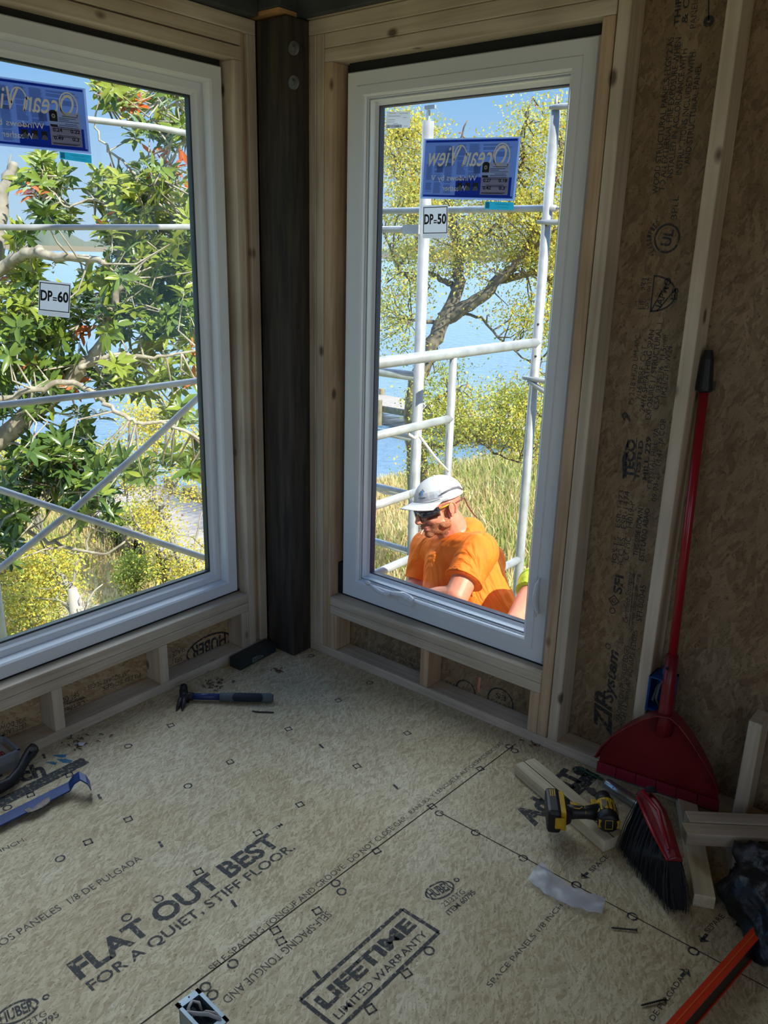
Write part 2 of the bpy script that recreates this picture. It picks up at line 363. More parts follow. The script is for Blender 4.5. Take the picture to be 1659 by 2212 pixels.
arrow((1270, 1885), (1256, 1898)); arrow((1527, 2018), (1513, 2036)); arrow((1471, 2110), (1488, 2093))
strip(fm, fl(-60, 1765), fl(185, 1642), .046, UP, 1); strip(fm, fl(1205, 1742), fl(1283, 1670), .045, UP, 1)
# nailing marks: rings, squares, dashes
def mark(x, y, k, r=.014):
    c = fl(x, y)
    if k == 'o': ring2(fm, c, _e, _n, UP, r, r, r*.34, 1, k=14)
    elif k == 's':
        for i in range(4):
            a = PI/2*i; u = _e*math.cos(a)+_n*math.sin(a); w = _e*math.cos(a+PI/2)+_n*math.sin(a+PI/2)
            strip(fm, c+u*r*.8-w*r, c+u*r*.8+w*r, r*.34, UP, 1)
    else: strip(fm, c-_n*r, c+_n*r, .008, UP, 1)
for x, y in ((130, 1855), (406, 1698), (277, 1612), (16, 1745), (503, 2082), (725, 1908), (738, 1926), (1027, 1799), (1130, 1854), (1245, 1912), (1366, 1980), (1498, 2055), (1100, 1613), (1112, 1622), (444, 2132), (459, 2149), (927, 2054), (799, 1475), (672, 1417), (949, 1757), (342, 1942), (274, 1982)): mark(x, y, 'o')
for x, y in ((190, 1819), (277, 1770), (497, 1646), (369, 1567), (623, 1575), (150, 1674), (66, 1717), (595, 2010), (607, 2033), (686, 1968), (813, 1838), (933, 1742), (1037, 1661), (878, 2103), (800, 2180), (771, 1655), (731, 1513), (429, 1883), (557, 1799), (880, 1584), (648, 1738)): mark(x, y, 's', .012)
for x, y in ((684, 2105), (505, 1952), (347, 1824), (215, 1721), (855, 1700), (694, 1612), (95, 1634)): mark(x, y, '-', .014)
a = fl(440, 2110)-fl(1110, 1610); a /= np.linalg.norm(a)
strip(fm, fl(1114, 1607), fl(440, 2112)+a*1.2, .0035, UP, 4); strip(fm, fl(950, 1755), fl(950, 1755)+(fl(1560, 2082)-fl(950, 1755))*2.2, .003, UP, 4)
for pts in (((112, 1632), (128, 1630), (143, 1630), (142, 1636), (132, 1637)), ((97, 1647), (110, 1645), (124, 1646), (120, 1653), (110, 1650)), ((122, 1640), (140, 1639), (157, 1643), (153, 1649), (136, 1648))):
    poly(fm, [fl(*p) for p in pts], UP, 3)
floor = fm.build('floor', [OSBF, INK, INKF, INKB, SEAM]); tag(floor, 'tan strand board subfloor printed with large black lettering', 'floor', kind='structure')
# ---- wall with the wide window (plane y = 0) and wall with the casement (plane x = 0)
ZS, ZH, ZP, ZT = .269, 2.218, 2.306, 2.352
lsh = MB()
for b in ((-3.7, -1.75, -.02, 2.62), (-.204, .101, -.02, 2.62), (-1.75, -.204, -.02, ZS-.005), (-1.75, -.204, ZH+.004, 2.62)): lsh.box(b[0], b[1], .089, .101, b[2], b[3], 0)
NL = (0, -1, 0)
def ltext(s, a, b, cap=.017, m=1, **k):
    put_text(lsh, s, lw(*a, .089), lw(*b, .089), cap, NL, m=m, upref=(0, 0, -1), **k)
ltext('SFI-000', (170, 1491), (124, 1513), .022); ltext('www.sfiprog', (184, 1502), (125, 1521), .014)
strip(lsh, lw(184, 1507, .089), lw(125, 1528, .089), .003, NL)
ltext('Certified S', (183, 1512), (126, 1535), .022); ltext('AT SQUARE EDGES', (275, 1450), (189, 1481), .017); ltext('FILED EDGES', (303, 1453), (222, 1483), .017)
ltext('SIDE DOWN', (56, 1549), (-8, 1570), .017); ltext('ESTE LADO AB', (56, 1561), (-20, 1590), .017)
ltext('SPACE 1/8', (399, 1396), (356, 1416), .022); ltext('SELF S', (393, 1416), (358, 1430), .020)
c = lw(451, 1396, .089); ring2(lsh, c, (1, 0, 0), (0, 0, 1), NL, .115, .052, .008, 1)
put_text(lsh, 'HUBER', c+np.array([.09, 0, .028]), c+np.array([-.09, 0, .028]), .052, NL, bold=.03, upref=(0, 0, -1))
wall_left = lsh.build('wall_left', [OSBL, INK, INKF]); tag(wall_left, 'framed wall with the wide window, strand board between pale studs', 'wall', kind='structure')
rsh = MB()
for b in ((-3.7, -1.233, -.02, 2.62), (-.262, .089, -.02, 2.62), (-1.233, -.262, -.02, ZS-.005), (-1.233, -.262, ZH+.004, 2.62)): rsh.box(.089, .101, b[0], b[1], b[2], b[3], 0)
NR = (-1, 0, 0)
def rtext(s, a, b, c=None, cap=.0155, m=1, **k):
    p0, p1 = rw(*a, .089), rw(*b, .089)
    if c is not None: cap = perp(p0, p1, rw(*c, .089))
    put_text(rsh, s, p0, p1, cap, NR, m=m, upref=(0, 1, 0), **k)
B1 = dict(bold=.012)
rtext('WOOD STRUCTURAL PANELS FLGS 2 AS', (1421, 419), (1456, 79), **B1); rtext('TO AN EXTERNAL FIRE EXPOSURE WHEN', (1435, 412), (1472, 80), **B1)
rtext('INSTALLED IN ACCORDANCE WITH', (1452, 388), (1485, 105), **B1); rtext('INSTRUCTIONS INCLUDED WITH', (1472, 377), (1503, 112), **B1)
rtext('AND STRUCTURAL PANEL', (1490, 355), (1516, 138), **B1); rtext('THIRD', (1468, 55), (1474, -30), (1456, 55), bold=.03); rtext('& O', (1485, 50), (1490, -10), bold=.02)
rtext('PANELS', (1503, 60), (1509, -10)); rtext('3PLL', (1462, 473), (1467, 422), (1449, 473))
strip(rsh, rw(1531, -10, .089), rw(1531, 45, .089), .004, NR); ring2(rsh, rw(1531, 46, .089), (0, 1, 0), (0, 0, 1), NR, .014, .014, .010, k=10)
c = rw(1441, 515, .089); ring2(rsh, c, (0, 1, 0), (0, 0, 1), NR, .037, .040, .006)
rtext('UL', (1447, 533), (1456, 497), (1426, 533), bold=.03)
for i, ch in enumerate('CLASSIFIED'):
    a = math.radians(-52+i*11.6)
    U = np.array([0, -math.sin(a), math.cos(a)])*-1; U = np.array([0, -math.sin(a), math.cos(a)])
    rr = .044; o = c+np.array([0, math.cos(a), math.sin(a)])*rr
    put_text(rsh, ch, o-U*.0035, o+U*.0035, .014, NR, bold=.03, upref=(0, math.cos(a), math.sin(a)))
A1, A2 = rw(1414, 594, .089), rw(1405, 674, .089); strip(rsh, A1, A2, .004, NR)
mid = (A1+A2)/2; ra = np.linalg.norm(A1-A2)/2
ring2(rsh, mid, (0, -1, 0), (0, 0, 1), NR, ra*1.35, ra, .005, a0=-90, a1=90)
strip(rsh, A2, mid+np.array([0, -.81*ra, .78*ra]), .004, NR); strip(rsh, mid+np.array([0, -.38*ra, -.94*ra]), mid+np.array([0, -1.26*ra, .32*ra]), .004, NR)
rtext('IAPMO', (1428, 665), (1452, 602), cap=.018, bold=.02); rtext('ES', (1462, 648), (1466, 622), cap=.017, bold=.02)
for i, s in enumerate(('ER    494', 'ER    S22', 'UEL   0110')): rtext(s, (1387+7*i, 668), (1393+8*i, 600), cap=.011)
rtext('PS 2-18 HUD-UM-40C', (1368, 874), (1384, 724)); rtext('7/16 PERF  CAT', (1384, 864), (1398, 747)); rtext('24/16 SHEATHING SPAN', (1393, 890), (1414, 713), **B1)
rtext('EXPOSURE 1 / STRUCTURAL 1', (1405, 907), (1431, 698), **B1); rtext('CSA 0325-16  11.5mm', (1422, 885), (1443, 724)); rtext('1R24/2F16/W24', (1438, 859), (1452, 748))
poly(rsh, [rw(*p, .089) for p in ((1342, 895), (1352, 888), (1363, 905), (1360, 912), (1352, 902), (1349, 912))], NR, 2)
rtext('TECO', (1367, 1034), (1373, 950), (1350, 1034), bold=.05); strip(rsh, rw(1369, 1040, .089), rw(1376, 945, .089), .0025, NR)
poly(rsh, [rw(*p, .089) for p in ((1345, 1034), (1344, 990), (1358, 945), (1354, 990), (1349, 1034))], NR)
rtext('TESTED', (1380, 1037), (1390, 952), (1371, 1037), bold=.04); rtext('MILL 229', (1398, 1038), (1407, 944), (1388, 1038), bold=.03)
rtext('CRYSTAL HILL, VA', (1408, 1057), (1424, 925)); rtext('09-03-21  14:47  JACOB', (1418, 1084), (1439, 905))
rtext('IOS-ES   ESR-1473', (1331, 1216), (1348, 1060), (1321, 1216)); rtext('ICC-ES   ESR-1474', (1345, 1221), (1361, 1062), cap=.018); rtext('CCMC   14019-P', (1358, 1211), (1372, 1084), cap=.018)
rtext('THIS SIDE DOWN', (1378, 1202), (1390, 1099), bold=.02); rtext('ESTE LADO ABAJO', (1390, 1212), (1404, 1099), bold=.02)
rtext('SFI', (1342, 1285), (1348, 1245), (1324, 1285), bold=.03)
c = rw(1326, 1297, .089); ring2(rsh, c, (0, 1, 0), (0, 0, 1), NR, .020, .020, .005, k=4); ring2(rsh, c, (0, 1, 0), (0, 0, 1), NR, .008, .008, .003, k=8); ring2(rsh, rw(1323, 1319, .089), (0, 1, 0), (0, 0, 1), NR, .011, .011, .003, k=12)
rtext('Certified Sourcing', (1356, 1346), (1368, 1236), shear=.3, cap=.018); strip(rsh, rw(1359, 1352, .089), rw(1371, 1238, .089), .0025, NR)
rtext('www.sfiprogram.org', (1369, 1351), (1383, 1241), cap=.014); rtext('SFI-00045', (1386, 1344), (1396, 1265), cap=.018)
rtext('ZIP', (1319, 1590), (1322, 1500), (1284, 1585), bold=.035, shear=.35); rtext('System', (1323, 1521), (1336, 1407), (1302, 1519), bold=.03, shear=.3)
ring2(rsh, rw(1314, 1396, .089), (0, 1, 0), (0, 0, 1), NR, .010, .010, .003, k=12)
rtext('SPACING ON PROFILED EDGES', (1340, 1562), (1360, 1396), cap=.016); rtext('1/8 INCH (3.2mm) AT SQUARE EDGES', (1346, 1592), (1378, 1363), cap=.016)
def r2(s, a, b, cap=.016): put_text(rsh, s, rw(*a, .089), rw(*b, .089), cap, NR, m=1, upref=(0, 0, -1))
r2('WOOD STRUCTURAL PANEL', (907, 1428), (812, 1390)); r2('INSTRUCTIONS INCLUDED WITH', (907, 1440), (806, 1402)); r2('3PLL', (990, 1480), (960, 1468))
for x, y, r in ((1006, 1492, .045), (1081, 1516, .056)): ring2(rsh, rw(x, y, .089), (0, 1, 0), (0, 0, 1), NR, r, r, .006)
r2('UL', (1016, 1498), (996, 1490), .03); r2('ES', (1093, 1504), (1072, 1496), .02); r2('IAPMO', (1103, 1526), (1060, 1508), .02)
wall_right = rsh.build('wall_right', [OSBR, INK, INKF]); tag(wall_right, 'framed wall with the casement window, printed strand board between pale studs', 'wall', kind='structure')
def board(name, x0, x1, y0, y1, z0, z1, mat, parent): return MB().box(x0, x1, y0, y1, z0, z1).build(name, mat, parent, bevel=.0035)
D = .0885
WL = wall_left
board('bottom_plate', -3.6, -.103, 0, D, .0, .038, LX, WL)
for z in (.193, .2315): board('sill_board', -1.75, -.2045, 0, D, z, z+.0375, LX, WL)
for x in (-.2425, -.646, -1.072, -1.478): board('cripple_stud', x, x+.038, 0, D, .038, .193, LZ if x > -.3 else LZ3, WL)
board('jack_stud', -.204, -.1665, 0, D, .038, ZH, LZ, WL); board('spacer_board', -.1660, -.1430, .016, D, .038, ZP, LZ2, WL); board('king_stud', -.1425, -.1025, 0, D, .038, ZP, LZ, WL)
board('jack_stud', -1.788, -1.75, 0, D, .038, ZH, LZ, WL); board('king_stud', -1.827, -1.789, 0, D, .038, ZP, LZ, WL)
board('header_board', -1.788, -.1665, 0, D, ZH, ZH+.042, LX, WL); board('header_board', -1.788, -.1665, .003, D, ZH+.047, ZP-.001, LX, WL)
board('top_plate', -3.6, -.1025, 0, D, ZP, ZT, LX, WL)
WR = wall_right
board('bottom_plate', 0, D, -3.6, -.150, .0, .038, LY, WR)
for z in (.193, .2315): board('sill_board', 0, D, -1.2325, -.2625, z, z+.0375, LY, WR)
for y in (-.300, -.766, -1.2325): board('cripple_stud', 0, D, y, y+.038, .038, .193, LZ2, WR)
board('king_stud', 0, D, -.186, -.1495, .038, ZP, LZ, WR); board('king_stud', 0, D, -.2235, -.187, .038, ZP, LZ, WR); board('jack_stud', 0, D, -.262, -.2245, .038, ZH, LZ2, WR)
board('jack_stud', 0, D, -1.2705, -1.233, .038, ZH, LZ2, WR); board('king_stud', 0, D, -1.311, -1.2735, .038, ZP, LZ, WR)
board('wall_stud', 0, D, -1.593, -1.555, .038, ZP, LZ3, WR)
board('stub_stud', 0, D, -1.925, -1.887, .038, .36, LZ3, WR)
board('wall_stud', 0, D, -2.40, -2.362, .038, ZP, LZ, WR); board('wall_stud', 0, D, -2.81, -2.772, .038, ZP, LZ, WR)
board('header_board', 0, D, -1.2705, -.2245, ZH, ZH+.041, LY, WR); board('header_board', 0, D, -1.2705, -.2245, ZH+.042, ZP-.001, LY, WR)
board('top_plate', 0, D, -3.6, -.150, ZP, ZT, LY, WR)
# ---- rear walls with openings added for the fill light, ceiling
def wallbox(name, boxes, label):
    m = MB()
    for b in boxes: m.box(*b)
    return tag(m.build(name, OSBR), label, 'wall', kind='structure')
wallbox('wall_back', [(-3.7, .1, -3.7, -3.6, -.02, .3), (-3.7, .1, -3.7, -3.6, 2.0, 2.62), (-3.7, -3.0, -3.7, -3.6, .3, 2.0), (-1.4, .1, -3.7, -3.6, .3, 2.0)], 'strand board wall behind the viewer with an opening added for fill light')
wallbox('wall_side', [(-3.7, -3.6, -3.6, .1, -.02, .6), (-3.7, -3.6, -3.6, .1, 2.0, 2.62), (-3.7, -3.6, -3.6, -2.4, .6, 2.0), (-3.7, -3.6, -.8, .1, .6, 2.0)], 'strand board side wall behind the viewer with an opening added for fill light')
cl = MB().box(-3.7, .101, -5.6, .101, 2.62, 2.66).build('ceiling', OSBR); tag(cl, 'dark unlit strand board ceiling above the beams', 'ceiling', kind='structure')  # slab extended past the rear wall to keep sun out of its opening
MB().box(-3.6, -.12, -.035, D, ZT+.002, 2.61).build('rim_beam', BEAM, cl, bevel=.004); MB().box(-.035, D, -3.6, -.12, ZT+.002, 2.61).build('rim_beam', BEAM, cl, bevel=.004)
MB().box(-.012, .02, -1.4, -.155, ZT+.001, ZT+.035).build('ledger_strip', LY, cl)
for x in (-.9, -1.31, -1.72, -2.13): MB().box(x, x+.038, -3.6, -.036, 2.43, 2.615).build('ceiling_joist', LY, cl)
# ---- corner post with two bolts and the beam end on it
t = MB().box(-.102, -.0012, -.156, -.0012, 0, 2.350); post = t.build('corner_post', POST, bevel=.006)
tag(post, 'dark weathered square timber post in the corner between the two windows', 'post')
for x, y in ((634, 104), (634, 178)):
    p = onp(x, y, 1, -.1585); b = MB()
    p = rw(x, y, -.104)
    b.tube([p+np.array([.006, 0, 0]), p+np.array([-.003, 0, 0])], [.021, .021], 16); b.tube([p+np.array([-.003, 0, 0]), p+np.array([-.012, 0, 0])], [.011, .010], 6)
    b.build('bolt_washer', pm('weathered_steel', (.16, .16, .17), .6, .6), post)
t = MB().box(-.119, D, -.133, D, 2.372, 2.6).build('beam_end', BEAM, cl, bevel=.005)
MB().box(-.117, D, -.131, D, 2.358, 2.371).build('beam_seat', PLY, cl)
# ================================================================= WINDOWS
def frame_ring(mb, plane, a0, a1, z0, z1, prof, m=0):
    """sweep a closed profile [(inset, depth)] round a rectangle"""
    n = len(prof); vs = []
    for cx, cz, sx, sz in ((a0, z0, 1, 1), (a1, z0, -1, 1), (a1, z1, -1, -1), (a0, z1, 1, -1)):
        for ins, dep in prof:
            a = cx+sx*ins; z = cz+sz*ins
            vs.append((a, dep, z) if plane == 'y' else (dep, a, z))
    fs = [(c*n+i, c*n+(i+1) % n, ((c+1) % 4)*n+(i+1) % n, ((c+1) % 4)*n+i) for c in range(4) for i in range(n)]
    mb.add(vs, fs, m)
LA0, LA1, LZ0_, LZ1_ = -1.735, -.219, .276, 2.197
w1 = empty('window_1', (-.98, .06, .276)); tag(w1, 'wide fixed white vinyl window left of the post', 'window', kind='structure')
def child(mb, name, mats, par, **k):
    o = mb.build(name, mats, par, **k); o.matrix_parent_inverse = Matrix.Translation(-par.location); return o
m = MB(); frame_ring(m, 'y', LA0, LA1, LZ0_, LZ1_, [(0, .050), (.004, .045), (.046, .045), (.052, .051), (.056, .082), (.056, .13), (0, .13)]); child(m, 'frame', VINYL, w1)
m = MB(); frame_ring(m, 'y', LA0, LA1, LZ0_, LZ1_, [(.0565, .083), (.080, .083), (.086, .092), (.097, .097), (.097, .125), (.0565, .125)]); child(m, 'glazing_bead', VINYL, w1)
m = MB(); frame_ring(m, 'y', LA0, LA1, LZ0_, LZ1_, [(.0975, .098), (.104, .098), (.104, .12), (.0975, .12)]); child(m, 'gasket', pm('dark_gasket', (.03, .05, .05), .6), w1)
m = MB().box(LA0+.1045, LA1-.1045, .1035, .1065, LZ0_+.1045, LZ1_-.1045); child(m, 'glass_pane', GLASS, w1)
m = MB().box(-1.749, -.2045, .052, .087, .2695, .2755); m.box(-.2185, -.2045, .078, .087, .2755, 2.2175); m.box(-1.749, -.2190, .056, .087, 2.1975, 2.2175); child(m, 'dark_gap_fill', BLACK, w1)  # black strips stand in for the shade in the gap round the frame
RA0, RA1, RZ0, RZ1 = -1.2095, -.290, .276, 2.187
w2 = empty('window_2', (.06, -.75, .276)); tag(w2, 'tall white casement window right of the post, with crank', 'window', kind='structure')
m = MB(); frame_ring(m, 'x', RA0, RA1, RZ0, RZ1, [(0, .050), (.004, .045), (.044, .045), (.047, .041), (.074, .041), (.079, .046), (.081, .062), (.081, .13), (0, .13)]); child(m, 'frame', VINYL, w2)
m = MB(); frame_ring(m, 'x', RA0, RA1, RZ0, RZ1, [(.0815, .058), (.0845, .058), (.0845, .072), (.0875, .072), (.0885, .064), (.091, .064), (.092, .088), (.103, .092), (.103, .125), (.0815, .125)]); child(m, 'sash', VINYL, w2)
m = MB(); frame_ring(m, 'x', RA0, RA1, RZ0, RZ1, [(.1035, .094), (.107, .096), (.107, .12), (.1035, .12)]); child(m, 'gasket', pm('gasket_grey', (.06, .06, .09), .6), w2)
m = MB().box(.1025, .1055, RA0+.1075, RA1-.1075, RZ0+.1075, RZ1-.1075); child(m, 'glass_pane', GLASS, w2)
m = MB().box(.052, .087, -1.2325, -.2625, .2695, .2755); m.box(.05, .087, -.289, -.2625, .2755, .405); m.box(.080, .087, -.2895, -.2625, .405, 2.2175); m.box(.058, .087, -1.2325, -.2895, 2.1875, 2.2175); m.box(.058, .087, -1.2325, -1.2100, .2755, 2.1875); child(m, 'dark_gap_fill', BLACK, w2)  # black strips for the shaded gap, plus the black shim at lower left
# crank handle folded on the lower frame rail
HW = pm('white_hardware', (.72, .73, .76), .3, coat=.3)
m = MB(); K = [rw(x, y, .034) for x, y in ((838, 1279), (853, 1283), (872, 1286), (884, 1293), (892, 1300))]
m.tube(K, [.006, .010, .014, .015, .013], 10); c0 = rw(878, 1298, .036); m.obox(c0, (0, 1, 0), (0, 0, 1), (1, 0, 0), .030, .016, .012)
cover = child(m, 'crank_cover', HW, w2, bevel=.004, smooth=False)
m = MB(); K = [rw(x, y, .022) for x, y in ((798, 1262), (805, 1268), (815, 1276), (826, 1282), (834, 1283))]
m.tube(K, [.004, .008, .010, .009, .007], 10, flat=.6); m.tube([rw(836, 1283, .040), rw(836, 1283, .014)], [.011, .012], 14)
m.tube([rw(791, 1257, .012), rw(796, 1260, .038)], [.008, .010], 12); m.tube([rw(791, 1257, .03), rw(799, 1263, .024)], [.006, .005], 10)
child(m, 'crank_handle', HW, w2, smooth=True)
m = MB(); K = [rw(x, y, .03) for x, y in ((1166, 1250), (1161, 1262), (1157, 1285), (1156, 1305), (1160, 1320), (1163, 1326))]
m.tube(K, [.005, .010, .013, .012, .008, .004], 10, flat=.7); m.tube([rw(1159, 1300, .04), rw(1157, 1332, .034)], [.007, .003], 8)
child(m, 'lock_lever', HW, w2, smooth=True)
# ---- stickers on the panes
def film(m, k):
    t = m.node_tree; N = t.nodes.new; b = t.nodes['Principled BSDF']; tl = N('ShaderNodeBsdfTranslucent'); ms = N('ShaderNodeMixShader'); ms.inputs[0].default_value = k
    if b.inputs['Base Color'].links: t.links.new(b.inputs['Base Color'].links[0].from_socket, tl.inputs[0])
    else: tl.inputs[0].default_value = b.inputs['Base Color'].default_value
    t.links.new(b.outputs[0], ms.inputs[1]); t.links.new(tl.outputs[0], ms.inputs[2]); t.links.new(ms.outputs[0], t.nodes['Material Output'].inputs[0]); return m
ST_BLUE = pm('sticker_blue_film', (.34, .46, .70), .45, var=.04, scale=9); ST_DEEP = pm('sticker_deep_blue', (.01, .07, .50), .4); ST_EDGE = pm('sticker_edge', (.25, .36, .66), .5)
ST_COL = pm('sticker_text_block', (.24, .33, .50), .5); ST_SCR = pm('sticker_script', (1.0, 1.0, 1.0), .7); ST_GREY = pm('sticker_grey_paper', (.80, .80, .77), .6); ST_INK = pm('sticker_ink', (.008, .008, .012), .6)
ST_TEAL = pm('sticker_teal', (.02, .34, .50), .5); ST_TL = pm('sticker_teal_print', (.06, .36, .48), .5); ST_WH = pm('sticker_white_paper', (.62, .64, .68), .6); ST_MT = pm('sticker_mountain', (.30, .38, .45), .5)
for _m in (ST_EDGE, ST_GREY, ST_TEAL, ST_TL, ST_WH, ST_DEEP, ST_MT): film(_m, .6)
for _m in (ST_BLUE, ST_COL): film(_m, .72)
def lerp(c, u, v): return c[0]*(1-u)*(1-v)+c[1]*u*(1-v)+c[2]*u*v+c[3]*(1-u)*v      # corners TL TR BR BL, v down
def quad(mb, c, u0, v0, u1, v1, n, m, off): poly(mb, [lerp(c, *q) for q in ((u0, v0), (u1, v0), (u1, v1), (u0, v1))], n, m, off)
def stext(mb, c, s, u0, v0, u1, v1, n, m, off, **k):          # baseline (u0,v1)->(u1,v1), height v1-v0
    a, b, t_ = lerp(c, u0, v1), lerp(c, u1, v1), lerp(c, u0, v0); put_text(mb, s, a, b, float(np.linalg.norm(t_-a)), n, off, m, upref=t_-a, **k)
def big_sticker(c, n, vals, name):
    mb = MB(); q = lambda *a: quad(mb, c, *a)
    q(0, 0, 1, 1, n, 2, .0004); q(.02, .02, .98, .97, n, 0, .0006); q(.03, .03, .97, .065, n, 1, .0008); q(.03, .93, .97, .96, n, 1, .0008)
    q(.38, .63, .95, .94, n, 1, .0009)
    rr = random.Random(3)
    for u0, u1, v0, v1 in ((.14, .36, .12, .52), (.25, .34, .15, .9), (.05, .12, .42, .88), (.14, .23, .52, .9), (.38, .48, .1, .6), (.5, .62, .1, .62), (.64, .94, .09, .3)):
        v = v0
        while v < v1:
            e = rr.uniform(.75, 1)
            if rr.random() < .86: q(u0, v, u0+(u1-u0)*e, v+.009, n, 3, .0010)
            v += .0155
    for u0, v0 in ((.165, .42), (.56, .44)): q(u0, v0, u0+.07, v0+.13, n, 3, .0011)
    stext(mb, c, 'Ocean View', .07, .13, .88, .45, n, 4, .0013, mirror=True, shear=-.35, bold=.006)
    a, U, V = lerp(c, .79, .29), (lerp(c, 1, 0)-lerp(c, 0, 0)), (lerp(c, 0, 0)-lerp(c, 0, 1))
    ring2(mb, lerp(c, .83, .29), U/np.linalg.norm(U), V/np.linalg.norm(V), n, .085*np.linalg.norm(U), .20*np.linalg.norm(V), .004, m=4, off=.0013)
    ring2(mb, lerp(c, .41, .30), U/np.linalg.norm(U), V/np.linalg.norm(V), n, .07*np.linalg.norm(U), .19*np.linalg.norm(V), .004, m=4, off=.0013, a0=-60, a1=200)
    stext(mb, c, 'Windows by V', .11, .60, .60, .69, n, 4, .0013, mirror=True); stext(mb, c, 'Weather', .24, .77, .50, .86, n, 4, .0013, mirror=True)
    stext(mb, c, 'Not bias', .385, .65, .46, .68, n, 4, .0013, bold=.02)
    for k in range(3):
        u = .40+k*.083; q(u, .72, u+.052, .84, n, 6, .0012)
        poly(mb, [lerp(c, u-.004, .85), lerp(c, u+.01, .79), lerp(c, u+.03, .775), lerp(c, u+.05, .80), lerp(c, u+.058, .85)], n, 8, .0015)
    # grey rating label
    q(.645, .40, .925, .91, n, 5, .0018); q(.65, .43, .72, .555, n, 6, .0022); q(.652, .60, .715, .63, n, 6, .0022)
    ring2(mb, lerp(c, .685, .43), U/np.linalg.norm(U), V/np.linalg.norm(V), n, .035*np.linalg.norm(U), .045*np.linalg.norm(V), .012, m=6, off=.0022, a0=0, a1=180)
    ring2(mb, lerp(c, .685, .475), U/np.linalg.norm(U), V/np.linalg.norm(V), n, .017*np.linalg.norm(U), .035*np.linalg.norm(V), .004, m=5, off=.0026, k=14)
    for v, u0, u1 in ((.46, .76, .90), (.49, .73, .88), (.515, .73, .82), (.54, .73, .91), (.575, .78, .89), (.60, .73, .90), (.63, .66, .9), (.655, .67, .91), (.755, .70, .88), (.775, .66, .91), (.875, .66, .9), (.888, .66, .88)): q(u0, v, u1, v+.008, n, 6, .0024)
    stext(mb, c, '1', .895, .42, .902, .45, n, 6, .0026, bold=.03)
    for s, u0, v0, w in ((vals[0], .668, .695, .083), (vals[1], .825, .695, .085), (vals[2], .672, .815, .083), (vals[3], .835, .815, .06)): stext(mb, c, s, u0, v0-.04, u0+w, v0+.012, n, 6, .0026, bold=.03)
    o = mb.build(name, [ST_BLUE, ST_DEEP, ST_EDGE, ST_COL, ST_SCR, ST_GREY, ST_INK, ST_INK, ST_MT]); return o
def ext(c, t): return np.array(c)
cR = [rw(*p, .1015) for p in ((916, 300), (1126, 295), (1112, 434), (908, 429))]
tag(big_sticker(cR, NR, ('0.27', '0.18', '0.42', '0.3'), 'window_sticker'), 'blue product sticker with a grey rating label on the casement window glass', 'sticker')
cr_ = [lw(*p, .1025) for p in ((0, 165), (184, 191), (197, 333), (0, 313))]
Uw = cr_[1]-cr_[0]; Vw = cr_[3]-cr_[0]; tr_ = cr_[1]; br_ = cr_[2]; Ld = np.linalg.norm(cR[1]-cR[0]); ux = Uw/np.linalg.norm(Uw)
cL = [tr_-ux*Ld, tr_, br_, br_-(br_-lw(0, 315, .1025))/np.linalg.norm(br_-lw(0, 315, .1025))*Ld]
tag(big_sticker(cL, NL, ('0.24', '0.22', '0.49', '0.3'), 'window_sticker'), 'blue product sticker with a grey rating label on the wide window glass', 'sticker')
def teal(c, n, label):
    mb = MB(); quad(mb, c, 0, 0, 1, 1, n, 0, .0006); quad(mb, c, .03, .1, .16, .85, n, 1, .0008); stext(mb, c, 'COMPLIANCE', .35, .2, .9, .42, n, 1, .0010, mirror=True); stext(mb, c, 'product', .45, .55, .8, .75, n, 1, .0010, mirror=True)
    tag(mb.build('window_sticker', [ST_TEAL, ST_TL]), label, 'sticker')
teal([rw(*p, .1015) for p in ((1048, 435), (1110, 437), (1110, 454), (1047, 452))], NR, 'small teal sticker hanging below the blue sticker on the casement glass')
teal([lw(*p, .1025) for p in ((128, 327), (197, 335), (198, 353), (129, 343))], NL, 'small teal sticker under the blue sticker on the wide window glass')
def dp(c, n, s, label):
    mb = MB(); quad(mb, c, 0, 0, 1, 1, n, 0, .0005)
    for q in ((.02, .05, .98, .075), (.02, .83, .98, .855), (.02, .05, .05, .855), (.95, .05, .98, .855)): quad(mb, c, *q, n, 1, .0008)
    for k in range(6): quad(mb, c, .04, .88+.018*k, .95, .887+.018*k, n, 2, .0008)
    stext(mb, c, 'DP', .06, .28, .43, .56, n, 1, .0010, bold=.035); stext(mb, c, '=', .44, .40, .57, .60, n, 1, .0010, bold=.02); stext(mb, c, s, .59, .28, .94, .56, n, 1, .0010, bold=.035)
    tag(mb.build('window_sticker', [ST_WH, ST_INK, ST_GREY]), label, 'sticker')
dp([rw(*p, .1015) for p in ((914, 444), (968, 442), (967, 514), (913, 515))], NR, '50', 'white square sticker reading DP=50 on the casement window glass')
dp([lw(*p, .1025) for p in ((84, 605), (153, 612), (150, 687), (82, 680))], NL, '60', 'white square sticker reading DP=60 on the wide window glass')
c = [rw(*p, .1015) for p in ((836, 241), (887, 241), (886, 276), (833, 278))]; mb = MB(); quad(mb, c, 0, 0, 1, 1, NR, 0, .0005)
for v, u0, u1 in ((.08, .1, .4), (.08, .55, .9), (.24, .08, .6), (.34, .7, .85), (.46, .06, .38), (.58, .06, .34), (.70, .3, .5), (.86, .75, .92)): quad(mb, c, u0, v, u1, v+.06, NR, 1, .0008)
u = .04
while u < .66: w_ = random.choice((.008, .014, .02)); quad(mb, c, u, .79, u+w_, .97, NR, 2, .0008); u += w_+random.choice((.008, .012))
tag(mb.build('window_sticker', [ST_WH, ST_GREY, ST_INK]), 'white barcode label in the upper corner of the casement window glass', 'sticker')
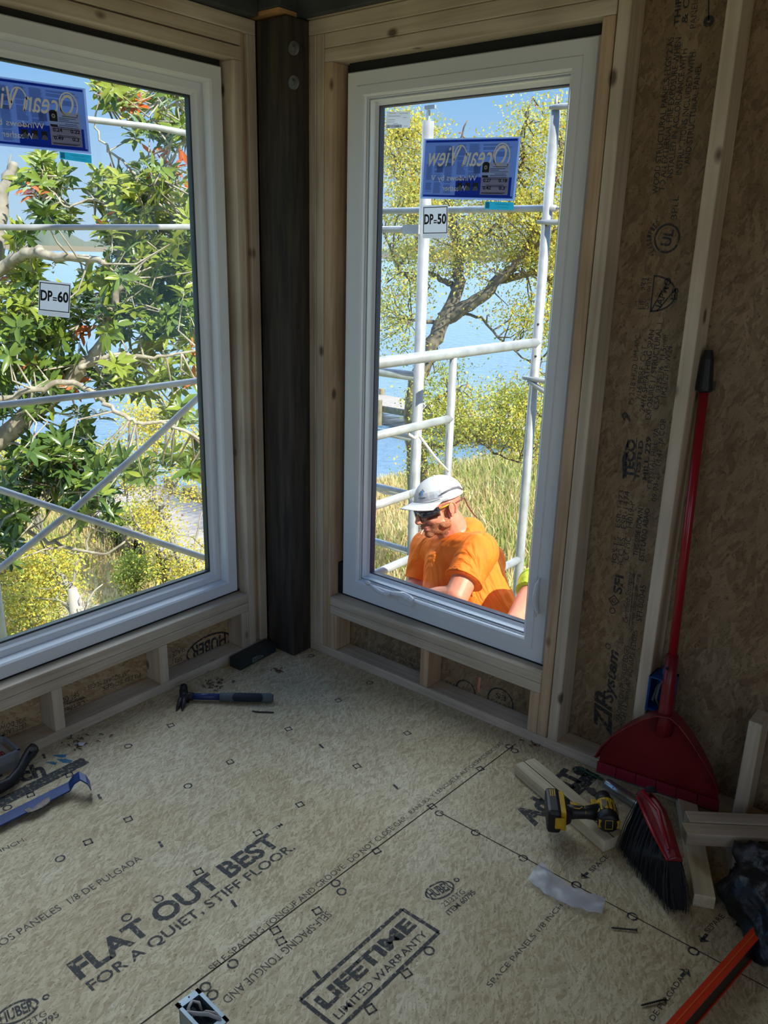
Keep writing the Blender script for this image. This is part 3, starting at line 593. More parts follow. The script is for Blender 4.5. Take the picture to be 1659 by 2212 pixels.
# ================================================================= OUTSIDE
GZ, WZ = -3.6, -3.78
GRASS = pm('grass_ground', (.38, .29, .15), .9, col2=(.26, .30, .09), scale=.9, bump=.4)
shore = np.array([fl(*p, WZ)[:2] for p in ((-900, 1090), (-300, 1085), (0, 1075), (300, 1062), (600, 1046), (830, 1030), (1000, 1000), (1180, 960), (1350, 925), (1800, 900))])
shore = np.vstack([[shore[0][0]-25, shore[0][1]+6], shore, [shore[-1][0]+5, shore[-1][1]-40]])
def sdist(P):
    best = np.full(len(P), 1e9); sgn = np.ones(len(P))
    for a, b in zip(shore[:-1], shore[1:]):
        d = b-a; t = np.clip(((P-a)@d)/(d@d), 0, 1); q = a+t[:, None]*d; r = np.linalg.norm(P-q, axis=1)
        cr_ = d[0]*(P[:, 1]-a[1])-d[1]*(P[:, 0]-a[0]); m = r < best; best[m] = r[m]; sgn[m] = np.sign(cr_[m])
    return best*sgn
_ref = np.sign(sdist(np.array([[2., 2.]]))[0])
gx, gy = np.meshgrid(np.linspace(-30, 60, 150), np.linspace(-40, 60, 160), indexing='ij'); G = np.c_[gx.ravel(), gy.ravel()]
sd = sdist(G)*_ref
gz = np.where(sd > 1.5, GZ, GZ-(1.5-sd)*.24) + .06*np.sin(G[:, 0]*1.3)*np.cos(G[:, 1]*1.1); gz = np.maximum(gz, -6)
n1 = 160; ii, jj = np.meshgrid(np.arange(149), np.arange(159), indexing='ij'); ii = ii.ravel(); jj = jj.ravel()
gf = np.c_[ii*n1+jj, (ii+1)*n1+jj, (ii+1)*n1+jj+1, ii*n1+jj+1]
g = npmesh('ground', np.c_[G, gz], gf, [GRASS], smooth=True); tag(g, 'grassy ground sloping down to the water behind the house', 'ground', kind='structure')
wm, t_, b_ = newmat('bay_water'); b_.inputs['Base Color'].default_value = (.085, .18, .30, 1); b_.inputs['Roughness'].default_value = .55; b_.inputs['Specular IOR Level'].default_value = .25
tc = t_.nodes.new('ShaderNodeTexCoord'); mp = t_.nodes.new('ShaderNodeMapping'); mp.inputs['Scale'].default_value = (.9, 1.6, 1); mp.inputs['Rotation'].default_value = (0, 0, .4)
nz = t_.nodes.new('ShaderNodeTexNoise'); nz.inputs['Scale'].default_value = 1.3; nz.inputs['Detail'].default_value = 9
t_.links.new(tc.outputs['Object'], mp.inputs[0]); t_.links.new(mp.outputs[0], nz.inputs[0])
bp = t_.nodes.new('ShaderNodeBump'); bp.inputs['Strength'].default_value = .9; bp.inputs['Distance'].default_value = .35; t_.links.new(nz.outputs[0], bp.inputs['Height']); t_.links.new(bp.outputs[0], b_.inputs['Normal'])
o = MB().add([(-3000, -3000, WZ), (3500, -3000, WZ), (3500, 3500, WZ), (-3000, 3500, WZ)], [(0, 1, 2, 3)]).build('water', wm); tag(o, 'rippled blue bay water beyond the grass', 'water', kind='structure')
# tall grass
def blades(n, seed):
    r = np.random.default_rng(seed); P = []
    while sum(len(p) for p in P) < n:
        Q = np.c_[r.uniform(1, 30, n*2), r.uniform(-4, 30, n*2)]; s = sdist(Q)*_ref
        d = Q-CAM[:2]; an = np.degrees(np.arctan2(d[:, 1], d[:, 0])); dist = np.linalg.norm(d, axis=1)
        P.append(Q[(s > .1) & (an > 6) & (an < 72) & (dist > 7) & (dist < 31)])
    P = np.vstack(P)[:n]; z = GZ-np.maximum(0, 1.5-sdist(P)*_ref)*.24
    clump = np.sin(P[:, 0]*.9+1)*np.cos(P[:, 1]*.8)+.6*np.sin(P[:, 0]*.37-P[:, 1]*.5)
    h = (.16+.16*r.random(n))*(1+.45*np.clip(clump, -1, 1.2)); a = r.uniform(0, 2*PI, n); w = .012+.012*r.random(n); le = h*(.15+.7*r.random(n))
    la = r.normal(.8, .9, n)
    b = np.c_[P, z]; wv = np.c_[np.cos(a)*w, np.sin(a)*w, np.zeros(n)]; lv = np.c_[np.cos(la)*le, np.sin(la)*le, h]
    V = np.stack([b-wv, b+wv, b+lv*[.45, .45, .65]+wv*.6, b+lv*[.45, .45, .65]-wv*.6, b+lv], 1).reshape(-1, 3); k = np.arange(n)*5
    F = np.vstack([np.c_[k, k+1, k+2], np.c_[k, k+2, k+3], np.c_[k+3, k+2, k+4]])
    mi = (r.random(n)+.38*clump > .9).astype(int)+(r.random(n) < .12); return V, F, np.tile(mi, 3)
V, F, mi = blades(56000, 5)
GB = [leafmat('grass_straw', (.66, .50, .24), (.56, .44, .22), .3), leafmat('grass_green', (.38, .42, .12), (.28, .36, .08), .3), leafmat('grass_red_brown', (.42, .26, .13), (.40, .28, .14), .3)]
tag(npmesh('grass', V, F, GB, mi=mi), 'tall green and straw coloured grass between the house and the water', 'grass', kind='stuff')
# far shore and its houses
FARM = pm('hazed_shore_woods', (.13, .17, .15), .95, col2=(.20, .24, .21), scale=.02); SAND = pm('far_sand', (.30, .25, .18), .9)  # muted grey-green woods colour has the aerial haze mixed in
dirs = [math.radians(a) for a in np.linspace(-10, 85, 140)]; m = MB(); rr = random.Random(4)
top = [13+6*math.sin(i*.31)+3*math.sin(i*1.1)+rr.uniform(-2, 3)+(10 if i > 100 else 0) for i in range(140)]; R0 = 1300
for k, (h0, h1, r_, mm) in enumerate(((-4, 3.2, R0, 1), (3, None, R0+25, 0))):
    for i in range(139):
        pa, pb = [np.array([CAM[0]+r_*math.cos(dirs[j]), CAM[1]+r_*math.sin(dirs[j])]) for j in (i, i+1)]
        ta, tb = (h1, h1) if h1 else (top[i], top[i+1])
        oa, ob = pa*1.06, pb*1.06
        m.add([(*pa, h0), (*pb, h0), (*pb, tb), (*pa, ta), (*oa, ta), (*ob, tb)], [(0, 1, 2, 3), (3, 2, 5, 4)], mm)
tag(m.build('far_shore', [FARM, SAND]), 'hazy wooded shore with a sandy edge across the bay', 'shoreline', kind='structure')
HW_ = pm('house_white', (.75, .76, .78), .7); HR = pm('house_roof', (.62, .63, .66), .7)
for i, (px, py, w, lab) in enumerate(((71, 514, 16, 'distant white gabled house on the far shore, middle of three'), (8, 514, 14, 'distant white house on the far shore at the left edge of the wide window'), (101, 519, 12, 'distant pale low house on the far shore, rightmost of three'))):
    c = at(px, py, 1270); dz = c[2]; e = CR*np.array([1, 1, 0]); e /= np.linalg.norm(e); f = np.array([e[1], -e[0], 0]); h = empty('house', (c[0], c[1], 2)); tag(h, lab, 'house', group='houses across the bay')
    hw = w/FPX*1270/2; z0 = 2; z1 = max(6, c[2]+3)
    b = MB(); b.obox((c[0], c[1], (z0+z1)/2), e, f, (0, 0, 1), hw, hw*.8, (z1-z0)/2); child(b, 'wall', HW_, h)
    P_ = [np.array([c[0], c[1], 0])+e*sx*hw*1.1+f*sy*hw*.9 for sx, sy in ((-1, -1), (1, -1), (1, 1), (-1, 1))]; b = MB()
    rg = [np.array([c[0], c[1], z1+hw*.9])+e*s*hw*1.1 for s in (-1, 1)]; b.add([p+np.array([0, 0, z1]) for p in P_]+rg, [(0, 1, 5, 4), (2, 3, 4, 5), (0, 4, 3), (1, 2, 5)]); child(b, 'roof', HR, h)
# docks
DECK = pm('weathered_deck', (.36, .31, .29), .85, var=.2, scale=6, stretch=(1, 7, 1)); PILE = pm('dock_pile', (.28, .24, .15), .9, var=.3, scale=4)
def dock(name, a, b, z, w, label, np_=6, off=0):
    a, b = np.array([*a[:2], z]), np.array([*b[:2], z]); d = (b-a); Ln = np.linalg.norm(d); d /= Ln; s = np.cross([0, 0, 1.], d)
    r = empty(name, tuple(a)); tag(r, label, 'dock'); m = MB(); k = int(Ln/.16)
    for i in range(k): m.obox(a+d*(i+.5)*Ln/k, d, s, (0, 0, 1), Ln/k*.45, w/2, .022)
    child(m, 'deck', DECK, r); m = MB()
    for q in (-1, 1): m.obox((a+b)/2+s*q*w*.46-np.array([0, 0, .12]), d, s, (0, 0, 1), Ln/2, .03, .09)
    child(m, 'stringer', PILE, r)
    for i in range(np_):
        for q in (-1, 1):
            p = a+d*(i+.4)*Ln/np_+s*q*(w/2+.08); m = MB().tube([p+np.array([0, 0, -2.2]), p+np.array([0, 0, .22])], .11, 10); child(m, 'pile', PILE, r)
    return r
a0, a1 = fl(640, 835, -3.15), fl(1330, 948, -3.15)
dock('dock', a0, a1, -3.15, 1.7, 'weathered plank dock crossing the water behind the yellow tree', 9)
b0, b1 = fl(520, 1210, -3.25), fl(243, 1058, -3.25)
dock('boardwalk', b0, b1, -3.25, 1.9, 'sunlit plank boardwalk running from the grass out over the water, seen in the wide window', 6)
# ---- trees
BARKM = pm('magnolia_bark', (.30, .25, .19), .9, col2=(.52, .47, .38), scale=16, bump=.5); BARKO = pm('oak_bark', (.10, .085, .06), .95, col2=(.24, .20, .14), scale=11, bump=.7)
BARKD = pm('dead_wood', (.32, .29, .25), .9, var=.2, scale=10)
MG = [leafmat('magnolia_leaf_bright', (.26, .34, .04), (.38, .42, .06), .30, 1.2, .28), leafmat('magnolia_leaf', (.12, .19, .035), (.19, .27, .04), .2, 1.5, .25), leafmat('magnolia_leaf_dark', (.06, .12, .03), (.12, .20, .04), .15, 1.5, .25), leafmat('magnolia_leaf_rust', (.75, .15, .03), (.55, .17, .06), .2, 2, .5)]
YL = [leafmat('oak_leaf_yellow', (.74, .57, .07), (.62, .53, .08), .35, .8, .6), leafmat('oak_leaf_olive', (.50, .51, .09), (.54, .52, .09), .35, .8, .6), leafmat('oak_leaf_green', (.26, .34, .06), (.38, .44, .08), .35, .8, .6), leafmat('oak_leaf_orange', (.60, .27, .04), (.50, .22, .04), .3, .8, .6)]
LT = np.array([[0, 0, 0], [.33, .155, .035], [.36, 0, -.01], [.33, -.155, .035], [.72, .125, .02], [.74, 0, -.045], [.72, -.125, .02], [1, 0, -.13]])
LFc = np.array([[0, 2, 1], [0, 3, 2], [1, 2, 5], [1, 5, 4], [2, 3, 6], [2, 6, 5], [4, 5, 7], [5, 6, 7]])
def place(T, Fc, pos, fwd, nrm, scale):
    fwd = fwd/np.linalg.norm(fwd, axis=1)[:, None]; s = np.cross(nrm, fwd); s /= (np.linalg.norm(s, axis=1)[:, None]+1e-9); n = np.cross(fwd, s)
    V = pos[:, None]+scale[:, None, None]*(T[None, :, 0, None]*fwd[:, None]+T[None, :, 1, None]*s[:, None]+T[None, :, 2, None]*n[:, None])
    F = Fc[None]+(np.arange(len(pos))*len(T))[:, None, None]; return V.reshape(-1, 3), F.reshape(-1, Fc.shape[1])
def polyline(px, d0, d1, jit=0.0, sub=4):
    P = [at(x, y, d0+(d1-d0)*i/(len(px)-1)) for i, (x, y) in enumerate(px)]; out = []
    for i in range(len(P)-1):
        p0, p1, p2, p3 = P[max(i-1, 0)], P[i], P[i+1], P[min(i+2, len(P)-1)]
        for k in range(sub):
            t = k/sub; out.append(.5*((2*p1)+(-p0+p2)*t+(2*p0-5*p1+4*p2-p3)*t*t+(-p0+3*p1-3*p2+p3)*t**3)+rng.normal(0, jit, 3)*(1 if (i or k) else 0))
    out.append(P[-1]); return out
def taper(a, b, n): return [a+(b-a)*i/(n-1) for i in range(n)]
def limb(m, px, w0, w1, d0, d1, jit=.009, n=9):      # widths in pixels at that depth
    P = polyline(px, d0, d1, jit); m.tube(P, taper(w0*d0/FPX/2, max(w1*d1/FPX/2, .004), len(P)), n); return P
def twigs(m, centers, bpts, rad=.006, maxd=1.2):
    B = np.array(bpts)
    for c in centers:
        d = np.linalg.norm(B-c, axis=1); q = B[d.argmin()]
        if d.min() > maxd: q = c+(q-c)/d.min()*maxd
        mid = (c+q)/2+rng.normal(0, .06, 3)+np.array([0, 0, -.04]); m.tube([q, mid, c], [rad*1.6, rad*1.2, rad*.6], 5, cap=False)
def regions(regs, dm, ds):
    C = []; W = []
    for cx, cy, rx, ry, n, *w in regs:
        for _ in range(n):
            while True:
                u, v = random.uniform(-1, 1), random.uniform(-1, 1)
                if u*u+v*v < 1: break
            C.append(at(cx+u*rx, cy+v*ry, dm+random.gauss(0, ds))); W.append(w[0] if w else 0)
    return np.array(C), np.array(W)
# magnolia in front of the wide window
mg = empty('magnolia_tree', tuple(at(-420, 1500, 6.4)*[1, 1, 0]+[0, 0, GZ])); tag(mg, 'broad magnolia with glossy green leaves filling the wide window', 'tree')
m = MB(); bp_ = []
LB = [([(-420, 1500), (-330, 1300), (-240, 1150), (-120, 1020), (0, 950), (60, 895), (130, 850), (165, 800), (215, 755), (235, 700), (246, 650), (270, 600)], 60, 11, 6.2, 5.35),
 ([(-240, 1150), (-200, 800), (-100, 640), (0, 583), (35, 555), (75, 543), (110, 556), (165, 556), (200, 562), (225, 570)], 34, 12, 5.9, 5.1),
 ([(170, 795), (215, 775), (262, 762), (310, 772), (360, 768), (430, 755)], 13, 5, 5.4, 5.4), ([(-60, 850), (0, 862), (90, 835), (160, 828), (200, 850), (230, 872), (270, 900), (300, 915), (350, 912), (400, 935), (450, 955)], 15, 6, 5.3, 5.3),
 ([(-120, 1020), (0, 1100), (60, 1148), (105, 1170), (160, 1188), (225, 1196), (270, 1170)], 14, 4, 6.2, 5.8), ([(110, 1172), (150, 1150), (170, 1125)], 6, 3, 6.0, 5.9),
 ([(250, 570), (262, 500), (240, 455), (205, 430), (150, 445), (118, 420), (90, 380)], 7, 3, 5.6, 5.6), ([(262, 500), (300, 420), (265, 350), (220, 300), (205, 250), (230, 190)], 7, 3, 5.6, 5.5), ([(300, 420), (340, 400), (365, 330), (385, 260), (370, 190)], 7, 3, 5.6, 5.4), ([(355, 360), (395, 300), (440, 280)], 5, 3, 5.5, 5.4),
 ([(246, 650), (300, 640), (340, 690), (390, 640), (430, 600)], 7, 3, 6.0, 6.0), ([(300, 772), (330, 700), (350, 600), (340, 500), (350, 420)], 9, 4, 6.0, 5.9), ([(-60, 640), (20, 700), (60, 640), (120, 640)], 6, 3, 5.7, 5.6),
 ([(60, 895), (70, 820), (60, 740), (35, 700)], 7, 3, 5.9, 5.7), ([(0, 950), (80, 975), (150, 960), (200, 990)], 8, 3, 5.9, 5.7), ([(-60, 1000), (40, 1040), (120, 1050), (200, 1060)], 8, 3, 5.9, 5.7), ([(165, 560), (195, 610), (210, 660), (170, 700)], 4, 2, 5.7, 5.7)]
for px, w0, w1, d0, d1 in LB: bp_ += limb(m, px, w0, w1, d0, d1)
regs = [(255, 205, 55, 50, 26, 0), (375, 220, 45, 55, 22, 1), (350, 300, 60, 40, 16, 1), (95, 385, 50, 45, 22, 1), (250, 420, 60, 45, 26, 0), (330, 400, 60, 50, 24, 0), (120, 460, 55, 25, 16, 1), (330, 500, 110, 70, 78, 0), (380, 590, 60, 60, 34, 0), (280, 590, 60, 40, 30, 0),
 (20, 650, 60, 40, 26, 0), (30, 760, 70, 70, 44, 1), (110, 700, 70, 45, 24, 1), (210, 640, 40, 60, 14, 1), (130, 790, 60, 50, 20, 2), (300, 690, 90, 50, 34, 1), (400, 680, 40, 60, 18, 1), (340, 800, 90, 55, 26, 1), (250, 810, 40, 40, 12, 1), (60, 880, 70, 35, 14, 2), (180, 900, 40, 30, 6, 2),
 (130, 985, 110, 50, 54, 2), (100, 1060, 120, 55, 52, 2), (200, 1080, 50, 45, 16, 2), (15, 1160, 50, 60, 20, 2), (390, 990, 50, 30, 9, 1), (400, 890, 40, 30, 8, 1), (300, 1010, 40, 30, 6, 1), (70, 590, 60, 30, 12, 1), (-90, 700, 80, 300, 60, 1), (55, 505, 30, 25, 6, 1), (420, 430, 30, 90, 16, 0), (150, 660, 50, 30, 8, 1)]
C, W = regions(regs, 5.8, .30); twigs(m, C, bp_, .005, .55); child(m, 'branches', BARKM, mg, smooth=True)
pos = []; fw = []; nr = []; sc_ = []; mi = []
for c, w in zip(C, W):
    ax = rng.normal(0, .5, 3)+np.array([-.35, -.35, .75]); ax /= np.linalg.norm(ax); s1 = np.cross(ax, [0, .3, 1]); s1 /= np.linalg.norm(s1); s2 = np.cross(ax, s1)
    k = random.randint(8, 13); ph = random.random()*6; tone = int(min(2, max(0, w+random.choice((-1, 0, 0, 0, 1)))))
    rust = random.random() < .018
    for i in range(k):
        a = ph+2*PI*i*.618*1.0; d = (s1*math.cos(a)+s2*math.sin(a))*(.75+.3*random.random())+ax*random.uniform(-.05, .75)+np.array([0, 0, -.12])
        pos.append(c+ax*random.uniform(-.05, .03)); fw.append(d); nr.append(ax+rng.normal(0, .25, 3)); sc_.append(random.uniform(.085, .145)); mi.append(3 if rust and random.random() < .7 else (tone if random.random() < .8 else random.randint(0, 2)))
# clumps of rusty dead leaves
for cx, cy, n, s in ((385, 365, 26, 24), (20, 700, 18, 16), (182, 713, 9, 8), (425, 755, 12, 10), (345, 345, 10, 12)):
    for _ in range(n):
        pos.append(at(cx+random.gauss(0, s), cy+random.gauss(0, s), 5.7)); fw.append(rng.normal(0, 1, 3)+[0, 0, -.5]); nr.append(rng.normal(0, 1, 3)); sc_.append(random.uniform(.08, .13)); mi.append(3)
V, F = place(LT, LFc, np.array(pos), np.array(fw), np.array(nr), np.array(sc_))
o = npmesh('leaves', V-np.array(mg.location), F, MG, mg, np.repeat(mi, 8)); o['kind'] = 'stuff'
# small-leaved trees
QT = np.array([[0, 0, 0], [.5, .28, .08], [1, 0, -.05], [.5, -.28, .08]]); QF = np.array([[0, 1, 2, 3]])
def oak(name, label, base, limbs, regs, dm, ds, bark, per, clump, leaf, mix, group=None, tw=.008, maxd=1.5):
    r = empty(name, base); tag(r, label, 'tree', group=group); m = MB(); bpt = []
    for px, w0, w1, d0, d1 in limbs: bpt += limb(m, px, w0, w1, d0, d1, .016)
    C, W = regions(regs, dm, ds); twigs(m, C, bpt, tw, maxd); child(m, 'branches', bark, r, smooth=True)
    n = len(C)*per; off = rng.normal(0, 1, (n, 3))*clump*np.array([1, 1, .8]); P_ = np.repeat(C, per, 0)+off; w = np.repeat(W, per)
    fwd = rng.normal(0, 1, (n, 3))+[0, 0, .2]; nrm = rng.normal(0, .7, (n, 3))+[-.2, -.6, .8]; sc = rng.uniform(.6, 1.3, n)*leaf
    V, F = place(QT, QF, P_, fwd, nrm, sc); u = rng.random(n)+w*.22; mi = np.digitize(u, mix)
    mi = np.where(rng.random(n) < .015, 3, np.minimum(mi, 2)); o = npmesh('leaves', V-np.array(base), F, YL, r, mi); o['kind'] = 'stuff'; return r
b = fl(905, 1290, GZ)
tb = at(903, 1290, 12.0)
oak('oak_tree', 'large rough-barked oak with yellow spring foliage behind the scaffold in the casement window', (float(tb[0]), float(tb[1]), GZ),
 [([(903, 1330), (905, 1200), (903, 1000), (893, 900), (905, 820), (935, 745), (958, 690), (985, 640), (992, 580), (988, 530), (978, 470), (960, 400), (945, 330)], 52, 10, 12, 11.8), ([(955, 690), (990, 672), (1040, 645), (1080, 605), (1120, 560), (1170, 520), (1230, 470)], 34, 9, 12, 11.2), ([(1080, 605), (1120, 598), (1160, 592), (1220, 610), (1260, 650)], 18, 7, 11.8, 11.5),
  ([(985, 620), (960, 610), (925, 590), (880, 600), (850, 560), (830, 500)], 14, 5, 12, 12), ([(988, 535), (1040, 505), (1080, 470), (1120, 380), (1130, 280), (1150, 210)], 13, 3, 11.8, 11.4), ([(960, 400), (985, 330), (1010, 260)], 8, 3, 11.8, 11.6), ([(960, 690), (920, 700), (885, 690)], 12, 6, 12, 12), ([(1000, 680), (1040, 690), (1090, 740), (1140, 780), (1200, 830)], 7, 2, 12, 11.7),
  ([(925, 960), (970, 965), (1010, 950), (1040, 955), (1080, 985), (1130, 1000)], 11, 3, 12, 11.6), ([(1010, 950), (1080, 900), (1150, 860)], 6, 2, 12, 11.6), ([(900, 900), (960, 850), (1010, 830)], 6, 2, 12, 11.8), ([(920, 590), (895, 500), (870, 400), (860, 300)], 9, 3, 12, 12), ([(1120, 560), (1190, 420), (1210, 300), (1200, 210)], 9, 3, 11.5, 11.3)],
 [(870, 330, 60, 90, 46, 0), (950, 310, 50, 50, 14, 0), (1085, 350, 60, 60, 26, 0), (1190, 360, 60, 120, 52, 0), (1000, 430, 140, 60, 60, .3), (870, 470, 60, 60, 24, .4), (1130, 520, 110, 70, 64, .4), (1010, 540, 70, 60, 26, .5), (860, 640, 55, 55, 16, 1), (900, 560, 60, 50, 18, .8), (1200, 690, 50, 70, 22, .3), (1110, 680, 60, 30, 10, .5), (1210, 560, 50, 80, 26, .2), (860, 720, 40, 40, 7, 1.5), (1160, 240, 60, 40, 6, 0), (1180, 760, 40, 30, 5, .6),
  (950, 840, 50, 60, 14, 2.2), (1050, 890, 110, 60, 52, 1.4), (1130, 940, 70, 45, 24, 1.2), (980, 930, 60, 40, 14, 1.8), (930, 1000, 30, 50, 7, 1), (1180, 860, 50, 40, 12, 1.2), (920, 430, 50, 40, 10, .4)], 11.8, .5, BARKO, 110, .16, .047, (.50, .98))
oak('yellow_shrub_tree', 'loose golden-leaved small tree beyond the magnolia, right part of the wide window', tuple(map(float, (*at(380, 1250, 11.5)[:2], GZ))),
 [([(400, 1330), (385, 1200), (345, 1100), (330, 1000), (350, 900), (380, 840)], 14, 3, 11.5, 11.5), ([(385, 1200), (330, 1180), (290, 1120), (270, 1060)], 8, 3, 11.5, 11.3), ([(345, 1100), (400, 1020), (440, 960)], 7, 3, 11.5, 11.5), ([(430, 1330), (420, 1200), (440, 1100)], 8, 3, 11.5, 11.5)],
 [(330, 900, 55, 50, 20, .0), (290, 960, 50, 50, 16, 0), (375, 950, 60, 50, 16, .3), (290, 1035, 50, 30, 12, 0), (400, 1040, 50, 40, 10, .3), (330, 1110, 30, 40, 13, 0), (350, 1180, 40, 35, 12, .2), (385, 1250, 55, 35, 15, .6), (430, 1210, 30, 40, 7, .3)], 11.5, .4, BARKD, 80, .13, .046, (.6, 1.15), tw=.006)
oak('yellow_shrub_tree', 'bushy yellow-green tree at the lower left of the wide window', tuple(map(float, (*at(100, 1400, 10.0)[:2], GZ))),
 [([(175, 1400), (168, 1340), (150, 1270), (120, 1220), (90, 1150)], 30, 5, 10, 10), ([(60, 1420), (70, 1330), (40, 1260), (20, 1200)], 9, 3, 10, 10), ([(150, 1270), (180, 1200), (190, 1150)], 7, 3, 10, 10)],
 [(50, 1245, 80, 45, 34, .2), (30, 1310, 70, 55, 34, .5), (110, 1205, 50, 25, 14, 0), (130, 1280, 35, 40, 12, .6), (50, 1380, 70, 40, 24, 1), (10, 990, 50, 60, 16, 0), (40, 1060, 40, 40, 10, 0), (-80, 1250, 60, 120, 30, .3)], 10.0, .35, BARKD, 85, .12, .044, (.45, 1.02), tw=.006)
oak('bush', 'small dark green bush in the grass at the foot of the golden-leaved tree', tuple(map(float, fl(290, 1290, GZ))),
 [([(290, 1290), (300, 1255), (305, 1235)], 8, 3, 12.2, 12.2)], [(300, 1240, 35, 30, 22, 5), (290, 1210, 20, 18, 8, 4)], 12.2, .25, BARKO, 50, .10, .06, (.5, .9), tw=.005)
oak('cedar_bush', 'dark green evergreen bush beside the boardwalk piling', tuple(map(float, fl(300, 1180, GZ))),
 [([(300, 1170), (290, 1130), (285, 1100)], 8, 3, 14.8, 14.8)], [(290, 1125, 42, 30, 30, 6), (250, 1120, 20, 20, 8, 6)], 14.8, .3, BARKO, 50, .12, .06, (.3, .6), tw=.005)
# snag and bleached dead brush
m = MB(); m.tube(polyline([(-30, 640), (-12, 520), (0, 440), (14, 385), (30, 352)], 6.2, 6.2, .01), taper(.085, .028, 17), 9); m.tube([at(16, 372, 6.2), at(22, 340, 6.2), at(24, 332, 6.2)], [.012, .006, .002], 5)
m.tube([at(-30, 640, 6.2), np.array([*at(-330, 900, 6.3)[:2], GZ])], [.085, .13], 9)
tag(m.build('broken_tree_snag', BARKD, smooth=True), 'broken bare grey tree trunk at the left edge of the wide window', 'dead tree')
m = MB()
for k in range(44):
    a = random.uniform(-2.6, -.3); x, y = 178+random.uniform(-18, 12), 1335+random.uniform(-12, 12); P_ = [at(x, y, 9.4)]
    for _ in range(4): a += random.uniform(-.6, .6); L_ = random.uniform(9, 20); x += math.cos(a)*L_; y += math.sin(a)*L_*.7; P_.append(at(x, y, 9.4+random.uniform(-.1, .1)))
    m.tube(P_, taper(.014, .004, 5), 5)
m.tube([at(178, 1420, 9.4), at(170, 1330, 9.4), at(155, 1270, 9.4)], [.13, .10, .05], 9); m.tube([at(178, 1345, 9.4), at(188, 1300, 9.4), at(205, 1275, 9.4), at(222, 1262, 9.4)], [.02, .016, .010, .006], 6)
tag(m.build('dead_brush', pm('bleached_wood', (.45, .41, .36), .85), smooth=True), 'bleached tangle of dead twigs on a grey stump at the bottom of the wide window', 'dead branches')
m = MB()
for k in range(34):
    x, y = random.uniform(285, 345), random.uniform(1110, 1160); a = random.uniform(-3.1, 0); P_ = [at(x, y, 13.5)]
    for _ in range(4): a += random.uniform(-.7, .7); x += math.cos(a)*14; y += math.sin(a)*11; P_.append(at(x, y, 13.5+random.uniform(-.2, .2)))
    m.tube(P_, taper(.013, .005, 5), 5)
tag(m.build('dead_brush', pm('grey_twigs', (.50, .42, .33), .85)), 'grey leafless twiggy shrub between the magnolia and the boardwalk', 'dead branches')
# ================================================================= SCAFFOLD
TR = .0255
def tube_o(name, pts, r=TR, parent=None, n=14, mat=GALV): 
    b = MB().tube(pts, r, n); return child(b, name, mat, parent, smooth=True) if parent else b.build(name, mat, smooth=True)
BOLT = pm('dark_bolt', (.10, .09, .08), .6, .5); DKGALV = pm('dull_galvanised', (.42, .48, .52), .5, .3, var=.1)
p2 = at(1160, 740, 4.6); YA = float(p2[1]); sf = empty('scaffold', (p2[0], p2[1], -.95))
tag(sf, 'galvanised walk-through scaffold frame behind the worker, its upright right of him', 'scaffold')
def zA(px, py): return float(onp(px, py, 1, YA)[2])
topz = float(onp(1185, 234, 1, YA)[2]); XN = .30
tube_o('upright', [(p2[0], YA, GZ), (p2[0], YA, topz)], TR*1.06, sf); tube_o('spigot', [(p2[0], YA, topz), (p2[0], YA, topz+.07)], .009, sf)
tube_o('upright', [(XN, YA, GZ), (XN, YA, 1.6)], TR, sf)
vx = float(onp(978, 800, 1, YA)[0]); zt = float(p2[2])
tube_o('top_bar', [(XN, YA, zt), (p2[0]+.02, YA, zt)], TR*1.02, sf); zv = zA(975, 905)
tube_o('inner_post', [(vx, YA, -.95), (vx, YA, zt-.02)], .020, sf)
for q in ((978, 903), (890, 1066), (895, 1203)):
    z = zA(*q); tube_o('rung', [(XN, YA, z), (vx, YA, z)], .020, sf)
z = zA(1118, 1210); tube_o('rung', [(vx, YA, z), (p2[0], YA, z)], TR*.9, sf)
for q in ((1160, 485), (1143, 818), (1147, 770), (1160, 700)):
    z = zA(*q); b = MB().tube([(p2[0]-.03, YA-.012, z), (p2[0]+.03, YA-.012, z)], .006, 8); child(b, 'bolt', BOLT, sf)
gr = MB(); z1_ = zA(1183, 450); gr.tube([(p2[0], YA-.05, z1_), (p2[0], YA+.02, z1_), (p2[0], YA+1.25, z1_-.0)], TR*.72, 12); gr.tube([(p2[0], YA-.03, z1_), (p2[0], YA-.12, z1_-.002)], .007, 8)
tag(gr.build('guard_rail', GALV, smooth=True), 'horizontal scaffold guard rail across the top third of the casement window', 'scaffold rail')
def brace(name, pts, label, r=.0125, mat=GALV, flat=1.0, group=None):
    b = MB().tube(pts, r, 10, flat=flat); o = b.build(name, mat, smooth=True); tag(o, label, 'scaffold brace', group); return o
for (a, b_, lab) in (((1160, 480), (1300, 482), 'short flattened brace end leaving the right scaffold upright at mid height'), ((1187, 232), (1330, 222), 'brace leaving the top of the right scaffold upright'), ((1130, 816), (1330, 845), 'upper of two brace ends clipped low on the right scaffold upright'), ((1140, 822), (1300, 925), 'lower slanting brace end clipped low on the right scaffold upright')):
    A_ = onp(a[0], a[1], 0, p2[0]-.03); B_ = onp(b_[0], b_[1], 0, p2[0]+.02); brace('scaffold_brace', [A_, A_+(B_-A_)*.15, B_], lab, [.010, .015, .014])
p1 = at(905, 800, 4.3); X1, Y1 = float(p1[0]), float(p1[1]); s1_ = empty('scaffold', (X1, Y1, -.95)); tag(s1_, 'galvanised scaffold frame whose thick upright stands left of the worker', 'scaffold')
def zB(px, py): return float(onp(px, py, 0, X1)[2])
zt1 = zB(918, 263); tube_o('upright', [(X1, Y1, GZ), (X1, Y1, zt1)], TR*1.15, s1_); tube_o('upright', [(X1, Y1+.75, GZ), (X1, Y1+.75, zt1)], TR*1.1, s1_)
